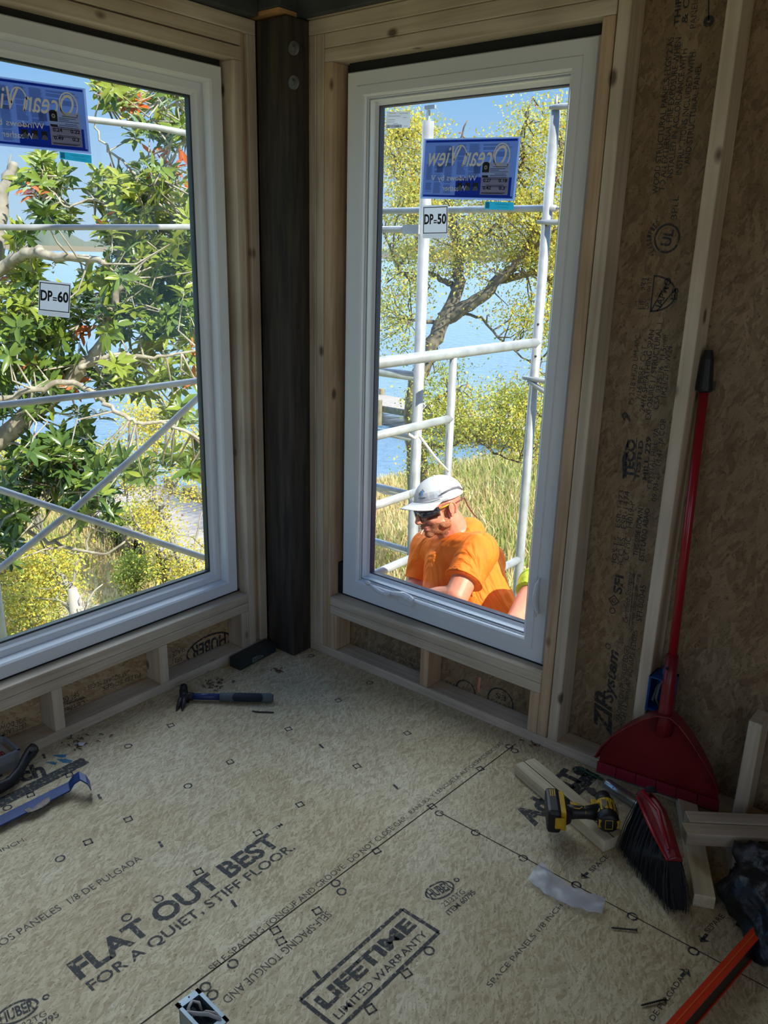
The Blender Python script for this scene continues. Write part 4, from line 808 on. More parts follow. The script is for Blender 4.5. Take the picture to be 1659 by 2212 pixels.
b = MB().tube([(X1, Y1, zt1), (X1, Y1, zt1+.05)], .009, 8); b.obox((X1, Y1-.01, zt1+.062), (0, 1, 0), (1, 0, 0), (0, 0, 1), .03, .008, .008); child(b, 'locking_pin', DKGALV, s1_)
for q in ((890, 812), (885, 945), (885, 1068), (880, 1190)):
    z = zB(*q); tube_o('rung', [(X1, Y1, z), (X1, Y1+.75, z)], .020 if q[1] > 900 else TR, s1_, mat=DKGALV)
z = zB(905, 496); m = MB().tube([(X1-.02, Y1+.04, z), (X1-.02, Y1+.10, z), (X1-.01, Y1+.7, z)], [.012, .018, .017], 10); m.obox((X1-.03, Y1+.055, z), (0, 1, 0), (1, 0, 0), (0, 0, 1), .05, .012, .022); child(m, 'clamp_arm', GALV, s1_, smooth=False)
for q in ((903, 690), (898, 752), (900, 765), (895, 830)):
    z = zB(*q); b = MB().tube([(X1-.028, Y1-.004, z), (X1-.02, Y1-.004, z)], .005, 8); child(b, 'bolt', BOLT, s1_)
RP = pm('white_rope', (.78, .76, .74), .8, var=.1, scale=60)
m = MB(); a, b_ = onp(905, 940, 1, YA-.02), onp(968, 1018, 1, YA-.02)
m.tube([a, a+(b_-a)*.5+np.array([0, 0, -.01]), b_], .007, 8); m.tube([onp(883, 938, 1, YA-.02), onp(895, 946, 1, YA-.03), a], .007, 8)
tag(m.build('rope', RP, smooth=True), 'white twisted rope tied to the scaffold above the worker cap', 'rope')
m = MB(); m.tube([onp(800, 1052, 0, X1), onp(830, 1066, 0, X1), onp(862, 1070, 0, X1), onp(890, 1068, 0, X1)], .007, 8); tag(m.build('rope', RP, smooth=True), 'white rope sagging below the rung left of the worker cap', 'rope')
for pts, r, lab in (([(-45, 226, 3.32), (190, 258, 3.5), (335, 275, 3.6), (430, 293, 3.65)], .0135, 'topmost tube, passing behind the blue sticker in the wide window'), ([(-70, 491, 3.4), (200, 491, 3.6), (450, 490, 3.8)], .013, 'level tube near the horizon in the wide window'),
    ([(-70, 887, 3.3), (0, 875, 3.35), (240, 848, 3.55), (480, 815, 3.8)], .0145, 'slightly rising tube across the middle of the wide window'), ([(-60, 1278, 3.35), (0, 1228, 3.4), (150, 1108, 3.5), (300, 978, 3.6), (435, 852, 3.75), (480, 808, 3.8)], .0145, 'diagonal tube rising to the right in the wide window'),
    ([(-60, 1038, 3.38), (0, 1058, 3.42), (150, 1108, 3.47), (450, 1207, 3.7), (500, 1222, 3.75)], .0145, 'diagonal tube falling to the right in the wide window')):
    brace('scaffold_brace', [at(*p) for p in pts], 'galvanised scaffold brace, '+lab, r)
v = at(-4, 1340, 3.3); tag(MB().tube([(v[0], v[1], GZ), (v[0], v[1], 2.6)], TR, 14).build('scaffold_upright', DKGALV, smooth=True), 'dull scaffold upright at the lower left edge of the wide window', 'scaffold')
m = MB()
for i in range(4): m.box(.14+i*.235, .14+i*.235+.225, -2.9, .35, -.99, -.95)
tag(m.build('scaffold_platform', pm('scaffold_plank', (.45, .36, .24), .8, var=.2, scale=5), bevel=.004), 'plank platform of the scaffold below the casement window', 'scaffold')
# ================================================================= THINGS ON THE FLOOR
def loc_child(mb, name, mats, par, **k): return child(mb, name, mats, par, **k)
def unit(v): v = np.array(v, float); return v/np.linalg.norm(v)
ZUP = np.array([0, 0, 1.])
# hammer
h = empty('hammer', tuple(fl(500, 1507, 0))); tag(h, 'claw hammer with a blue and grey handle lying by the corner post', 'hammer')
a, b = fl(405, 1504, .019), fl(590, 1508, .019); d = unit(b-a); s = unit(np.cross(ZUP, d)); Lh = np.linalg.norm(b-a)
STEEL = pm('dark_tool_steel', (.045, .04, .04), .45, .7, var=.3, scale=30); BLUEH = pm('blue_shaft', (.015, .03, .14), .35); GRIP = pm('grey_grip', (.085, .11, .125), .7); INSET = pm('dark_grip_inset', (.010, .018, .030), .75)
m = MB().tube([a, a+d*Lh*.40], [.0125, .0135], 14, flat=.85); child(m, 'shaft', BLUEH, h, smooth=True)
m = MB().tube([a+d*Lh*.38, a+d*Lh*.43, a+d*Lh*.6, a+d*Lh*.8, a+d*Lh*.97, b], [.0165, .0165, .0175, .017, .0185, .014], 16, flat=.85); gp = child(m, 'grip', GRIP, h, smooth=True)
up = unit(ZUP*.7-s*.7) if (s@(-CF)) < 0 else unit(ZUP*.7+s*.7)
o = MB().tube([a+d*Lh*.52+up*.003, a+d*Lh*.56+up*.0045, a+d*Lh*.86+up*.0045, a+d*Lh*.90+up*.003], [.010, .0160, .0160, .010], 14); o.build('grip_inset', INSET, gp, smooth=True)
hc = a-d*.012; pk, ck = fl(397, 1487, .030), fl(384, 1541, .002); pd = unit(pk-hc); cdv = unit(ck-hc); m = MB()
m.tube([hc-d*.0+pd*.052, hc+pd*.047], [.0135, .0145], 16); m.tube([hc+pd*.049, hc+pd*.036, hc+pd*.028, hc], [.0145, .0140, .010, .014], 14)
m.obox(hc, pd, d, unit(np.cross(pd, d)), .020, .016, .016); m.tube([hc, hc+d*.035], [.016, .0145], 12)
for q in (-1, 1):
    m.tube([hc+d*q*.004, hc+cdv*.03+d*q*.007+ZUP*.004, hc+cdv*.055+d*q*.009, hc+cdv*.078+d*q*.011-ZUP*.008], [.012, .010, .007, .002], 8)
child(m, 'hammer_head', STEEL, h, smooth=True)
# long dark box in the corner
bx = empty('tool_box', tuple(fl(556, 1432, 0))); tag(bx, 'long dark green-black rectangular box against the foot of the corner post', 'box')
c0 = fl(520, 1449); e = unit(fl(594, 1409)-c0); n = unit(np.cross(ZUP, e)); DKB = pm('dark_green_box', (.018, .026, .026), .45)
m = MB().obox(c0+e*.105+n*.031+ZUP*.021, e, n, ZUP, .105, .031, .021); child(m, 'box_body', DKB, bx, bevel=.002)
m = MB(); f0 = c0-n*.0008
def bq(x0, x1, z0, z1, mm): m.add([f0+e*x0+ZUP*z0, f0+e*x1+ZUP*z0, f0+e*x1+ZUP*z1, f0+e*x0+ZUP*z1], [(0, 1, 2, 3)], mm)
bq(.062, .150, .006, .030, 0); f0 = f0-n*.0006; bq(.066, .096, .008, .028, 1); f0 = f0-n*.0006
for k in range(7): bq(.069+k*.0036, .0705+k*.0036+.0006*(k % 3), .011, .025, 0)
f0 = c0-n*.002
put_text(m, 'De', f0+e*.101+ZUP*.011, f0+e*.128+ZUP*.011, .014, -n, .0004, 1, bold=.02)
child(m, 'box_label', [pm('label_dark', (.03, .04, .045), .5), pm('label_grey', (.22, .24, .25), .5)], bx)
# small cut nail / twig near the hammer
m = MB(); a, b = fl(545, 1536, .003), fl(590, 1539, .003); m.tube([a, a+(b-a)*.35+unit(np.cross(ZUP, b-a))*-.003, a+(b-a)*.7, b], .0026, 6); m.tube([b, b+unit(np.cross(ZUP, b-a))*.006], [.003, .001], 6)
tag(m.build('bent_nail', STEEL), 'dark bent nail on the floor just below the hammer handle', 'nail')
def debris(px, py, n, s, label, mat):
    m = MB()
    for _ in range(n):
        p = fl(px+random.gauss(0, s), py+random.gauss(0, s*.45), .002); a = random.uniform(0, 6.28); L_ = random.uniform(.006, .020)
        q = p+np.array([math.cos(a), math.sin(a), 0])*L_; m.tube([p, (p+q)/2+[0, 0, .003], q], [.0012, .002, .0008], 4)
    o = m.build('wood_debris', mat); tag(o, label, 'debris'); o['kind'] = 'stuff'
DEB = pm('bark_bits', (.10, .05, .025), .9)
debris(460, 1476, 34, 16, 'reddish wood crumbs along the bottom plate right of the hammer head', DEB); debris(603, 1449, 16, 6, 'small pile of dark wood crumbs before the corner post', DEB); debris(160, 1600, 30, 26, 'wood crumbs near the paper scrap', DEB); debris(1160, 1600, 20, 16, 'wood crumbs at the foot of the wall below the casement', DEB)
m = MB(); c = [fl(*p, .0015) for p in ((158, 1611), (164, 1604), (184, 1604), (181, 1611))]; m.add(c+[q+ZUP*.001 for q in c], [(0, 1, 2, 3), (4, 5, 6, 7), (0, 1, 5, 4), (1, 2, 6, 5), (2, 3, 7, 6), (3, 0, 4, 7)])
tag(m.build('paper_scrap', pm('white_paper', (.62, .63, .68), .7)), 'small white paper scrap on the floor under the wide window', 'paper')
# blue pry bar
pb = empty('pry_bar', tuple(fl(90, 1750))); tag(pb, 'flat blue pry bar with a hooked claw and worn paint, left side of the floor', 'pry bar')
PB = pm('pry_bar_blue', (.012, .045, .19), .35, var=.2, scale=12); WORN = pm('worn_label', (.20, .16, .13), .6, var=.3, scale=60)
path = [fl(-160, 1853, .012), fl(0, 1776, .014), fl(110, 1721, .016), fl(150, 1701, .020), fl(160, 1686, .040), fl(172, 1678, .052), fl(187, 1686, .048), fl(196, 1700, .028), fl(199, 1718, .003)]
wd_ = unit(fl(0, 1763)-fl(0, 1789)); m = MB(); vs = []; W_ = [.024, .024, .024, .024, .022, .022, .023, .025, .027]
for p, w in zip(path, W_):
    p = np.array(p); vs += [p-wd_*w, p+wd_*w, p+wd_*w+ZUP*.006, p-wd_*w+ZUP*.006]
fs = [(4*i+k, 4*i+(k+1) % 4, 4*i+4+(k+1) % 4, 4*i+4+k) for i in range(len(path)-1) for k in range(4)]+[(0, 1, 2, 3), (4*len(path)-4, 4*len(path)-3, 4*len(path)-2, 4*len(path)-1)]
m.add(vs, fs); child(m, 'bar', PB, pb, bevel=.0015)
m = MB(); bar_n = ZUP
pts = [(52, 1750), (62, 1744), (70, 1747), (80, 1738), (92, 1729), (100, 1724), (107, 1722), (108, 1731), (100, 1738), (90, 1744), (80, 1749), (70, 1753), (60, 1755)]
m.add([fl(*p, .0222) for p in pts], [tuple(range(len(pts)))]); child(m, 'worn_patch', WORN, pb)
# black curved tool handle
bt = empty('black_clamp_handle', tuple(fl(30, 1700))); tag(bt, 'black curved handle with a round screw end beside the clear plastic box', 'tool'); BP = pm('black_rubber', (.010, .010, .011), .5)
m = MB(); m.tube([fl(-60, 1712, .022), fl(-10, 1706, .022), fl(22, 1690, .026), fl(42, 1665, .036), fl(56, 1640, .05), fl(66, 1626, .055), fl(73, 1617, .055)], [.022, .021, .018, .0155, .018, .021, .020], 14, flat=.8); child(m, 'handle', BP, bt, smooth=True)
c = fl(72, 1621, .074); m = MB().tube([c, c+ZUP*.004], [.013, .012], 18); ring2(m, c+ZUP*.005, (1, 0, 0), (0, 1, 0), UP, .010, .010, .002, m=1); m.tube([c, c+ZUP*.006], [.005, .004], 8, m=1); child(m, 'pivot_screw', [BP, pm('grey_metal', (.14, .14, .13), .4, .6)], bt)
# clear plastic box
cb = empty('plastic_box', tuple(fl(-10, 1670))); tag(cb, 'clear plastic screw box with a red and white label at the left edge', 'box')
CL = pm('cloudy_plastic', (.45, .48, .50), .25); CLt = CL.node_tree; _tr = CLt.nodes.new('ShaderNodeBsdfTransparent'); _ms = CLt.nodes.new('ShaderNodeMixShader'); _ms.inputs[0].default_value = .62
CLt.links.new(CLt.nodes['Principled BSDF'].outputs[0], _ms.inputs[1]); CLt.links.new(_tr.outputs[0], _ms.inputs[2]); CLt.links.new(_ms.outputs[0], CLt.nodes['Material Output'].inputs[0])
q0, q1 = fl(-60, 1700, .0), fl(44, 1655, .0); e = unit(q1-q0); n = unit(np.cross(ZUP, e)); cc = q1-e*.10+n*.055
m = MB()
for sx in (-1, 1): m.obox(cc+e*sx*.10+ZUP*.03, e, n, ZUP, .001, .055, .03); m.obox(cc+n*sx*.055+ZUP*.03, e, n, ZUP, .10, .001, .03)
m.obox(cc+ZUP*.002, e, n, ZUP, .10, .055, .001); child(m, 'tub', CL, cb)
m = MB()
for sx in (-1, 1): m.obox(cc+e*sx*.101+ZUP*.0605, e, n, ZUP, .004, .060, .002); m.obox(cc+n*sx*.056+ZUP*.0605, e, n, ZUP, .105, .004, .002)
child(m, 'rim', pm('plastic_rim', (.30, .34, .40), .3), cb)
m = MB(); m.obox(cc+ZUP*.045, e, n, ZUP, .085, .042, .001, 0); m.obox(cc+ZUP*.0465-n*.018, e, n, ZUP, .070, .014, .0006, 1); m.obox(cc+ZUP*.0465+n*.02-e*.02, e, n, ZUP, .04, .012, .0006, 2)
put_text(m, 'XT', cc+e*.045-n*.03+ZUP*.0475, cc+e*.07-n*.03+ZUP*.0475, .014, UP, .0004, 3, bold=.03)
child(m, 'paper_label', [pm('label_white', (.5, .5, .5), .5), pm('label_red', (.40, .015, .02), .5), ST_INK, ST_WH], cb)
# electrical box with cable
eb = empty('electrical_box', tuple(fl(440, 2180))); tag(eb, 'grey metal electrical box with a white cable loop at the bottom edge of the floor', 'electrical box')
c0, c1, c2 = fl(378, 2171, .052), fl(427.5, 2134.7, .052), fl(495.5, 2204, .052); c3 = c0+c2-c1; ex, ey = unit(c1-c0), unit(c2-c1); w, l = np.linalg.norm(c1-c0), np.linalg.norm(c2-c1); cc = (c0+c2)/2
EB = pm('zinc_box', (.26, .33, .38), .35, .6, var=.12, scale=30); m = MB()
for q in (-1, 1):
    m.obox(cc+ex*q*(w/2-.004)+ZUP*-.0, ex, ey, ZUP, .004, l/2, .0015); m.obox(cc+ey*q*(l/2-.008), ex, ey, ZUP, w/2, .008, .0015)
    m.obox(cc+ex*q*(w/2-.006)-ZUP*.026, ex, ey, ZUP, .001, l/2-.006, .025); m.obox(cc+ey*q*(l/2-.012)-ZUP*.026, ex, ey, ZUP, w/2-.005, .001, .025)
m.obox(cc-ZUP*.050, ex, ey, ZUP, w/2-.005, l/2-.01, .001); child(m, 'metal_box', EB, eb)
m = MB()
HOLE = pm('dark_hole', (.02, .02, .025), .6, .5)
for q in (-1, 1):
    for r_ in (-1, 0.1): child(MB().tube([cc+ey*q*(l/2-.006)+ex*r_*(w/2-.008)-ZUP*.001, cc+ey*q*(l/2-.006)+ex*r_*(w/2-.008)+ZUP*.0019], [.0022, .0022], 8), 'screw_hole', HOLE, eb)
child(MB().obox(cc-ey*(l/2-.030)-ex*.010-ZUP*.016, ex, ey, ZUP, .012, .010, .002), 'cable_clamp', EB, eb)
m = MB(); P_ = [(-.012, .02, -.046), (-.018, -.01, -.02), (-.014, -.030, .0), (0, -.036, .004), (.012, -.028, -.004), (.010, -.012, -.02)]
m.tube([cc+ex*x+ey*y+ZUP*z for x, y, z in P_], .0055, 10, flat=.55); P_ = [(-.020, -.026, -.004), (-.012, -.004, .004), (.004, .018, .006), (.016, .04, .002), (.014, .055, -.02)]
m.tube([cc+ex*x+ey*y+ZUP*z for x, y, z in P_], .0055, 10, flat=.55); P_ = [(.0, -.010, -.018), (.008, .006, .0), (.018, .026, .004), (.020, .045, -.01)]
m.tube([cc+ex*x+ey*y+ZUP*z for x, y, z in P_], .0050, 10, flat=.55); child(m, 'cable', pm('white_cable', (.42, .41, .40), .5), eb, smooth=True)
# offcut of timber under the drill
def timber(name, c0, c1, c2, h, label, mat=None, groove=.0, group=None):      # three corners of the top face
    c0, c1, c2 = map(np.array, (c0, c1, c2)); ey, ex = unit(c1-c0), unit(c2-c1); w, l = np.linalg.norm(c1-c0), np.linalg.norm(c2-c1); cc = (c0+c2)/2-ZUP*h/2
    r = empty(name, tuple(cc-ZUP*h/2)); tag(r, label, 'board', group); m = MB()
    for v in [(-l/2, l/2, -w/2, w/2)]: m.box(v[0], v[1], v[2], v[3], 0, h)
    o = m.build('timber', mat or LPINE, r, bevel=.003); r.rotation_euler = (0, 0, math.atan2(ex[1], ex[0]))
    if groove: MB().box(-l/2, l/2, groove*w-.0012, groove*w+.0012, h, h+.0008).build('groove_line', SEAM, r)  # thin dark strip drawn for the groove along the top
    return r
timber('timber_offcut', fl(1110, 1649, .038), fl(1156, 1638, .038), fl(1354, 1801, .038), .0375, 'pale grooved timber offcut lying on the floor under the drill', LPINE, -.05)
# cordless drill on its side
dr = empty('cordless_drill', tuple(fl(1270, 1765, .04))); tag(dr, 'black and yellow cordless drill lying on its side on the timber offcut', 'drill')
bc, hcn = fl(1197, 1750, .078), fl(1318, 1757, .085); e1 = unit(hcn-bc); e3 = unit(ZUP-e1*(e1@ZUP)); e2 = unit(np.cross(e3, e1))
if e2@(fl(1285, 1712)-fl(1335, 1775)) < 0: e2 = -e2
YEL = pm('drill_yellow', (.60, .36, .01), .45, var=.1, scale=40); BLK = pm('drill_black', (.009, .009, .010), .45)
m = MB().obox(bc-e1*.004, e1, e2, e3, .020, .058, .037); bt_ = child(m, 'battery', BLK, dr, bevel=.010)
m = MB().obox(bc+e1*.022, e1, e2, e3, .008, .050, .030); m.obox(bc+e1*.012-e2*.058, e1, e2, e3, .014, .002, .018); child(m, 'battery_latch', YEL, dr, bevel=.004)
m = MB()
for k in (-1, 0, 1): m.obox(bc-e1*(.004)+e3*.0375+e2*(.03)+e1*k*.006, e1, e2, e3, .0014, .016, .0005)
child(m, 'battery_stripes', YEL, dr)
m = MB().obox(bc+e1*.034, e1, e2, e3, .014, .044, .028, taper=.72); child(m, 'handle_foot', BLK, dr, bevel=.008)
m = MB().tube([bc+e1*.035-e2*.004, bc+e1*.06-e2*.004, bc+e1*.09-e2*.002, bc+e1*.125+e2*.002], [.024, .020, .019, .026], 16, flat=.9); child(m, 'handle', BLK, dr, smooth=True)
m = MB()
for sx in (-1, 1): m.tube([bc+e1*.045+e2*sx*.010+e3*.019, bc+e1*.07+e2*sx*.011+e3*.0175, bc+e1*.078+e2*sx*.004+e3*.019], [.0016]*3, 5)
m.obox(bc+e1*.055+e2*.008+e3*.0195, e1, e2, e3, .009, .006, .0015); m.tube([bc+e1*.09+e2*.014+e3*.016, bc+e1*.086-e2*.004+e3*.02, bc+e1*.088-e2*.02+e3*.008], [.0012]*3, 5)
child(m, 'handle_piping', YEL, dr)
hb = bc+e1*.148; m = MB(); m.tube([hb-e2*.050, hb-e2*.044, hb-e2*.0, hb+e2*.028], [.024, .031, .031, .028], 18); child(m, 'motor_housing', BLK, dr, smooth=True)
m = MB(); m.tube([hb-e2*.018, hb+e2*.034], [.0325, .0305], 18); m.obox(hb-e1*.026+e2*.03, e1, e2, e3, .014, .014, .014); m.obox(hb-e1*.038+e2*.020, e1, e2, e3, .012, .007, .012); yb = child(m, 'gear_housing', YEL, dr, bevel=.002)
m = MB(); m.tube([hb+e2*.034, hb+e2*.044, hb+e2*.058, hb+e2*.078, hb+e2*.086], [.028, .029, .024, .021, .012], 18); child(m, 'chuck', BLK, dr, smooth=True)
m = MB()
for k in range(7): a = math.radians(20+k*22); m.obox(hb-e2*.004+(e3*math.sin(a)+e1*math.cos(a))*.0328, e2, np.cross(e2, e3*math.sin(a)+e1*math.cos(a)), e3*math.sin(a)+e1*math.cos(a), .016, .0013, .0008)
child(m, 'vent_slots', BLK, dr)
m = MB(); f0 = hb-e2*.0515; s_ = e1; t_ = e3
for a0_, b0_ in (((-.010, -.014), (-.010, .014)), ((.010, -.014), (.010, .014)), ((-.010, .014), (.010, .014)), ((-.010, -.014), (.010, -.014))):
    m.tube([f0+s_*a0_[0]+t_*a0_[1], f0+s_*b0_[0]+t_*b0_[1]], .0010, 5)
for sx in (-1, 1): m.obox(hb-e2*.046+s_*sx*.024, s_, t_, e2, .004, .012, .004)
child(m, 'rear_badge', YEL, dr)
m = MB().tube([bc+e1*.112+e2*.030, bc+e1*.118+e2*.036], [.010, .012], 10); child(m, 'trigger', BLK, dr, smooth=True)
m = MB(); m.obox(hb+e3*.033-e1*.008+e2*.004, e1, e2, e3, .006, .012, .0015); m.obox(hb-e1*.012+e3*.032-e2*.012, e1, e2, e3, .004, .006, .002); child(m, 'belt_hook', pm('bright_steel', (.55, .55, .55), .3, .9), dr)
# steel tube, putty blade, green strip near the plate
ZN = pm('zinc_tube', (.38, .42, .45), .28, .8)
a, b = fl(1310, 1692, .020), fl(1385, 1742, .020); m = MB().tube([a, a+unit(b-a)*.003, b], [.0155, .0175, .0175], 20); o = m.build('steel_tube', ZN, smooth=True); tag(o, 'short shiny steel tube with a drilled hole between the drill and the dustpan', 'tube')
c = a+(b-a)*.22+unit(CAM-a)*.0165; m = MB().tube([c, c+unit(CAM-a)*.0022], .0045, 12); m.build('drilled_hole', BLACK, o)
m = MB(); c = [fl(*p, .004) for p in ((1262, 1700), (1284, 1703), (1294, 1724), (1272, 1712))]; m.add(c+[q+ZUP*.0015 for q in c], [(0, 1, 2, 3), (7, 6, 5, 4), (0, 1, 5, 4), (1, 2, 6, 5), (2, 3, 7, 6), (3, 0, 4, 7)]); m.tube([fl(1290, 1716, .010), fl(1310, 1735, .012)], [.008, .009], 8, m=1)
tag(m.build('putty_knife', [pm('blade_steel', (.18, .18, .18), .4, .7), BLK]), 'grey steel blade poking out from under the drill chuck', 'putty knife')
m = MB().tube([fl(1252, 1658, .004), fl(1275, 1672, .004), fl(1302, 1684, .004)], [.004, .005, .004], 6); tag(m.build('green_strip', pm('dark_green_plastic', (.01, .06, .025), .5)), 'thin dark green strip lying along the bottom plate left of the dustpan', 'strip')
# plastic wrapper and screws
grid = []; nu, nv = 14, 6; C4 = [fl(1170, 1868), fl(1308, 1950), fl(1298, 1984), fl(1138, 1905)]
mid = [fl(1215, 1925), fl(1200, 1945)]
for j in range(nv+1):
    for i in range(nu+1):
        u, v = i/nu, j/nv; p = lerp(C4, u, v)+unit(C4[3]-C4[0])*(.022*math.sin(PI*u)); grid.append(p+ZUP*(.004+.012*abs(math.sin(u*6+v*2.2))*abs(math.sin(v*3.1+.4))+.010*random.random()))
PL = pm('clear_film', (.55, .57, .66), .25); t_ = PL.node_tree; tr = t_.nodes.new('ShaderNodeBsdfTransparent'); ms = t_.nodes.new('ShaderNodeMixShader'); ms.inputs[0].default_value = .45; t_.links.new(t_.nodes['Principled BSDF'].outputs[0], ms.inputs[1]); t_.links.new(tr.outputs[0], ms.inputs[2]); t_.links.new(ms.outputs[0], t_.nodes['Material Output'].inputs[0])
m = MB().add(grid, [(j*(nu+1)+i, j*(nu+1)+i+1, (j+1)*(nu+1)+i+1, (j+1)*(nu+1)+i) for j in range(nv) for i in range(nu)]); tag(m.build('plastic_wrapper', PL, smooth=True), 'crumpled clear plastic wrapper on the floor seam left of the broom', 'plastic wrapper')
SCR = pm('black_screw', (.05, .045, .04), .5, .5)
for a, b, lab in ((fl(1320, 2004, .004), fl(1376, 2009, .004), 'black screw on the floor below the plastic wrapper'), (fl(1384, 2172, .004), fl(1438, 2158, .004), 'black screw lying across the printed word at the lower right')):
    m = MB(); d = unit(b-a); Ls = np.linalg.norm(b-a); pts = [a]+[a+d*Ls*k/22 for k in range(1, 22)]; m.tube(pts, [.0006]+[.0026 if k % 2 else .0018 for k in range(21)], 8); m.tube([a+d*Ls*.93, b], [.0019, .0046], 10); tag(m.build('screw', SCR, smooth=True), lab, 'screw', group='loose black screws')
# dustpan leaning on the wall
dp_ = empty('dustpan', tuple(fl(1420, 1720))); tag(dp_, 'red long-handled dustpan standing upright against the wall stud', 'dustpan')
RED = pm('red_plastic', (.17, .005, .009), .38, var=.1, scale=10, col2=(.21, .010, .014)); REDD = pm('red_handle', (.30, .008, .016), .25); LIP = pm('rubber_lip', (.10, .09, .08), .7)
B0, B1 = fl(1290, 1657, .045), fl(1553, 1745, .045); bu = unit(B1-B0); Wd = np.linalg.norm(B1-B0); Bm = (B0+B1)/2
apx = onp(1442, 1532, 0, -.035); topH = onp(1526, 800, 0, .050); vu = unit(apx-Bm); bu = unit(bu-vu*(bu@vu)*0); nn = unit(np.cross(bu, vu)); nn = nn if nn@(CAM-Bm) > 0 else -nn
Hp = np.linalg.norm(apx-Bm)
def pan(u, v, o=0): return Bm+bu*u*Wd/2+vu*v*Hp+nn*o
au = 0.0
edge = [(-1, 0), (-.97, .17), (-.88, .35), (-.72, .55), (-.52, .72), (-.28, .88), (-.10, .97), (.10, .99), (.24, .93), (.42, .80), (.62, .62), (.80, .42), (.92, .22), (1, 0)]
m = MB(); m.add([pan(u, v) for u, v in edge]+[pan(u, v, -.004) for u, v in edge], [tuple(range(len(edge))), tuple(range(len(edge), 2*len(edge)))[::-1]])
child(m, 'pan', RED, dp_)
m = MB(); vs = []
for (u, v) in edge[1:-1]:
    hgt = .012+.045*min(1, v*1.5); vs += [pan(u, v), pan(u*1.04, v*1.01+.01, hgt), pan(u*1.07, v*1.03+.012, hgt), pan(u*1.03, v*1.01, -.004)]
k = len(edge)-2; m.add(vs, [(4*i+j, 4*i+(j+1) % 4, 4*i+4+(j+1) % 4, 4*i+4+j) for i in range(k-1) for j in range(4)]+[(0, 1, 2, 3), (4*k-4, 4*k-3, 4*k-2, 4*k-1)]); child(m, 'rim', RED, dp_, bevel=.002)
m = MB(); 
for i in range(6): m.obox(pan(-1+(i+.5)/3, .035, .008), bu, vu, nn, Wd/12-.0008, .018, .0035)
child(m, 'front_edge', pm('red_front_edge', (.26, .012, .035), .4), dp_, bevel=.001)
m = MB(); m.obox(pan(0, -.03, .004), bu, vu, nn, Wd/2, .008, .003); child(m, 'rubber_lip', LIP, dp_)
hd = unit(topH-apx); Lh = np.linalg.norm(topH-apx); s0 = apx-vu*.02+nn*.018
m = MB().tube([s0-vu*.05, s0, s0+hd*.10, s0+hd*.20], [.034, .027, .024, .021], 18, flat=.8); child(m, 'handle_socket', RED, dp_, smooth=True)
m = MB().tube([s0+hd*.12, topH], .0128, 16); child(m, 'handle', REDD, dp_, smooth=True)
m = MB().tube([topH-hd*.06, topH-hd*.055, topH-hd*.03, topH+hd*.03, topH+hd*.055], [.016, .022, .020, .0165, .011], 16); m.obox(topH-hd*.042-CR*-.018, unit(CR), hd, unit(np.cross(CR, hd)), .010, .012, .006); child(m, 'grip', BP, dp_, smooth=False)
m = MB().tube([s0+hd*.155+unit(CAM-s0)*.018-CR*.010, s0+hd*.155+unit(CAM-s0)*.024-CR*.010], .005, 10); child(m, 'button_hole', BLACK, dp_)
# blue outlet box behind the dustpan
ob = empty('outlet_box', (.04, -1.63, .36)); tag(ob, 'blue plastic outlet box with cables nailed to the stud behind the dustpan', 'electrical box'); OB = pm('blue_outlet_plastic', (.008, .07, .30), .4)
m = MB(); m.box(-.01, -.006, -1.60, -1.594, .28, .40) ; m.box(-.012, .06, -1.597, -1.594, .29, .40); m.box(-.012, .06, -1.66, -1.657, .29, .40); m.box(-.012, .06, -1.66, -1.594, .397, .400); m.box(-.012, .06, -1.66, -1.594, .29, .293); m.box(.058, .06, -1.66, -1.594, .29, .40); child(m, 'box_shell', OB, ob)
m = MB().tube([(.03, -1.64, .46), (.03, -1.63, .40), (.0, -1.625, .37), (-.004, -1.622, .33), (.01, -1.63, .30)], .0045, 8); m.tube([(.05, -1.63, .40), (.01, -1.615, .36), (.0, -1.61, .32), (.02, -1.615, .30)], .004, 8); child(m, 'wires', pm('grey_cable', (.12, .13, .14), .5), ob, smooth=True)
m = MB().tube([(.05, -1.64, .41), (.02, -1.635, .43), (-.005, -1.64, .42)], [.012, .014, .010], 8); child(m, 'blue_tape', OB, ob, smooth=True)
# broom head
br = empty('broom', tuple(fl(1420, 1850))); tag(br, 'red broom head with long black bristles resting on the floor beside the drill', 'broom')
A_, B_ = fl(1392, 1716, .165), fl(1459, 1862, .150); u = unit(B_-A_); Lb = np.linalg.norm(B_-A_); T0, T1 = fl(1352, 1838, .0), fl(1462, 1972, .0); dn = unit((T0+T1)/2-(A_+B_)/2); w_ = unit(np.cross(u, dn)); w_ = w_ if w_@ZUP > 0 or w_@(-CF) < 0 else -w_
w_ = w_ if w_@(fl(1470, 1790)-fl(1400, 1790)) > 0 else -w_
m = MB(); nS = 13; vs = []
for i in range(nS):
    t = i/(nS-1); c = A_+u*Lb*t; arch = .030*math.sin(PI*min(1, t*1.05))+.012; hw = .026-.010*abs(t-.5)
    vs += [c-w_*hw, c+w_*hw, c+w_*hw*.8-dn*arch*.8, c-dn*arch*1.15, c-w_*hw*.7-dn*arch*.75]
m.add(vs, [(5*i+k, 5*i+(k+1) % 5, 5*i+5+(k+1) % 5, 5*i+5+k) for i in range(nS-1) for k in range(5)]+[(0, 1, 2, 3, 4), tuple(5*nS-5+k for k in range(5))]); child(m, 'broom_head', RED, br, bevel=.003)
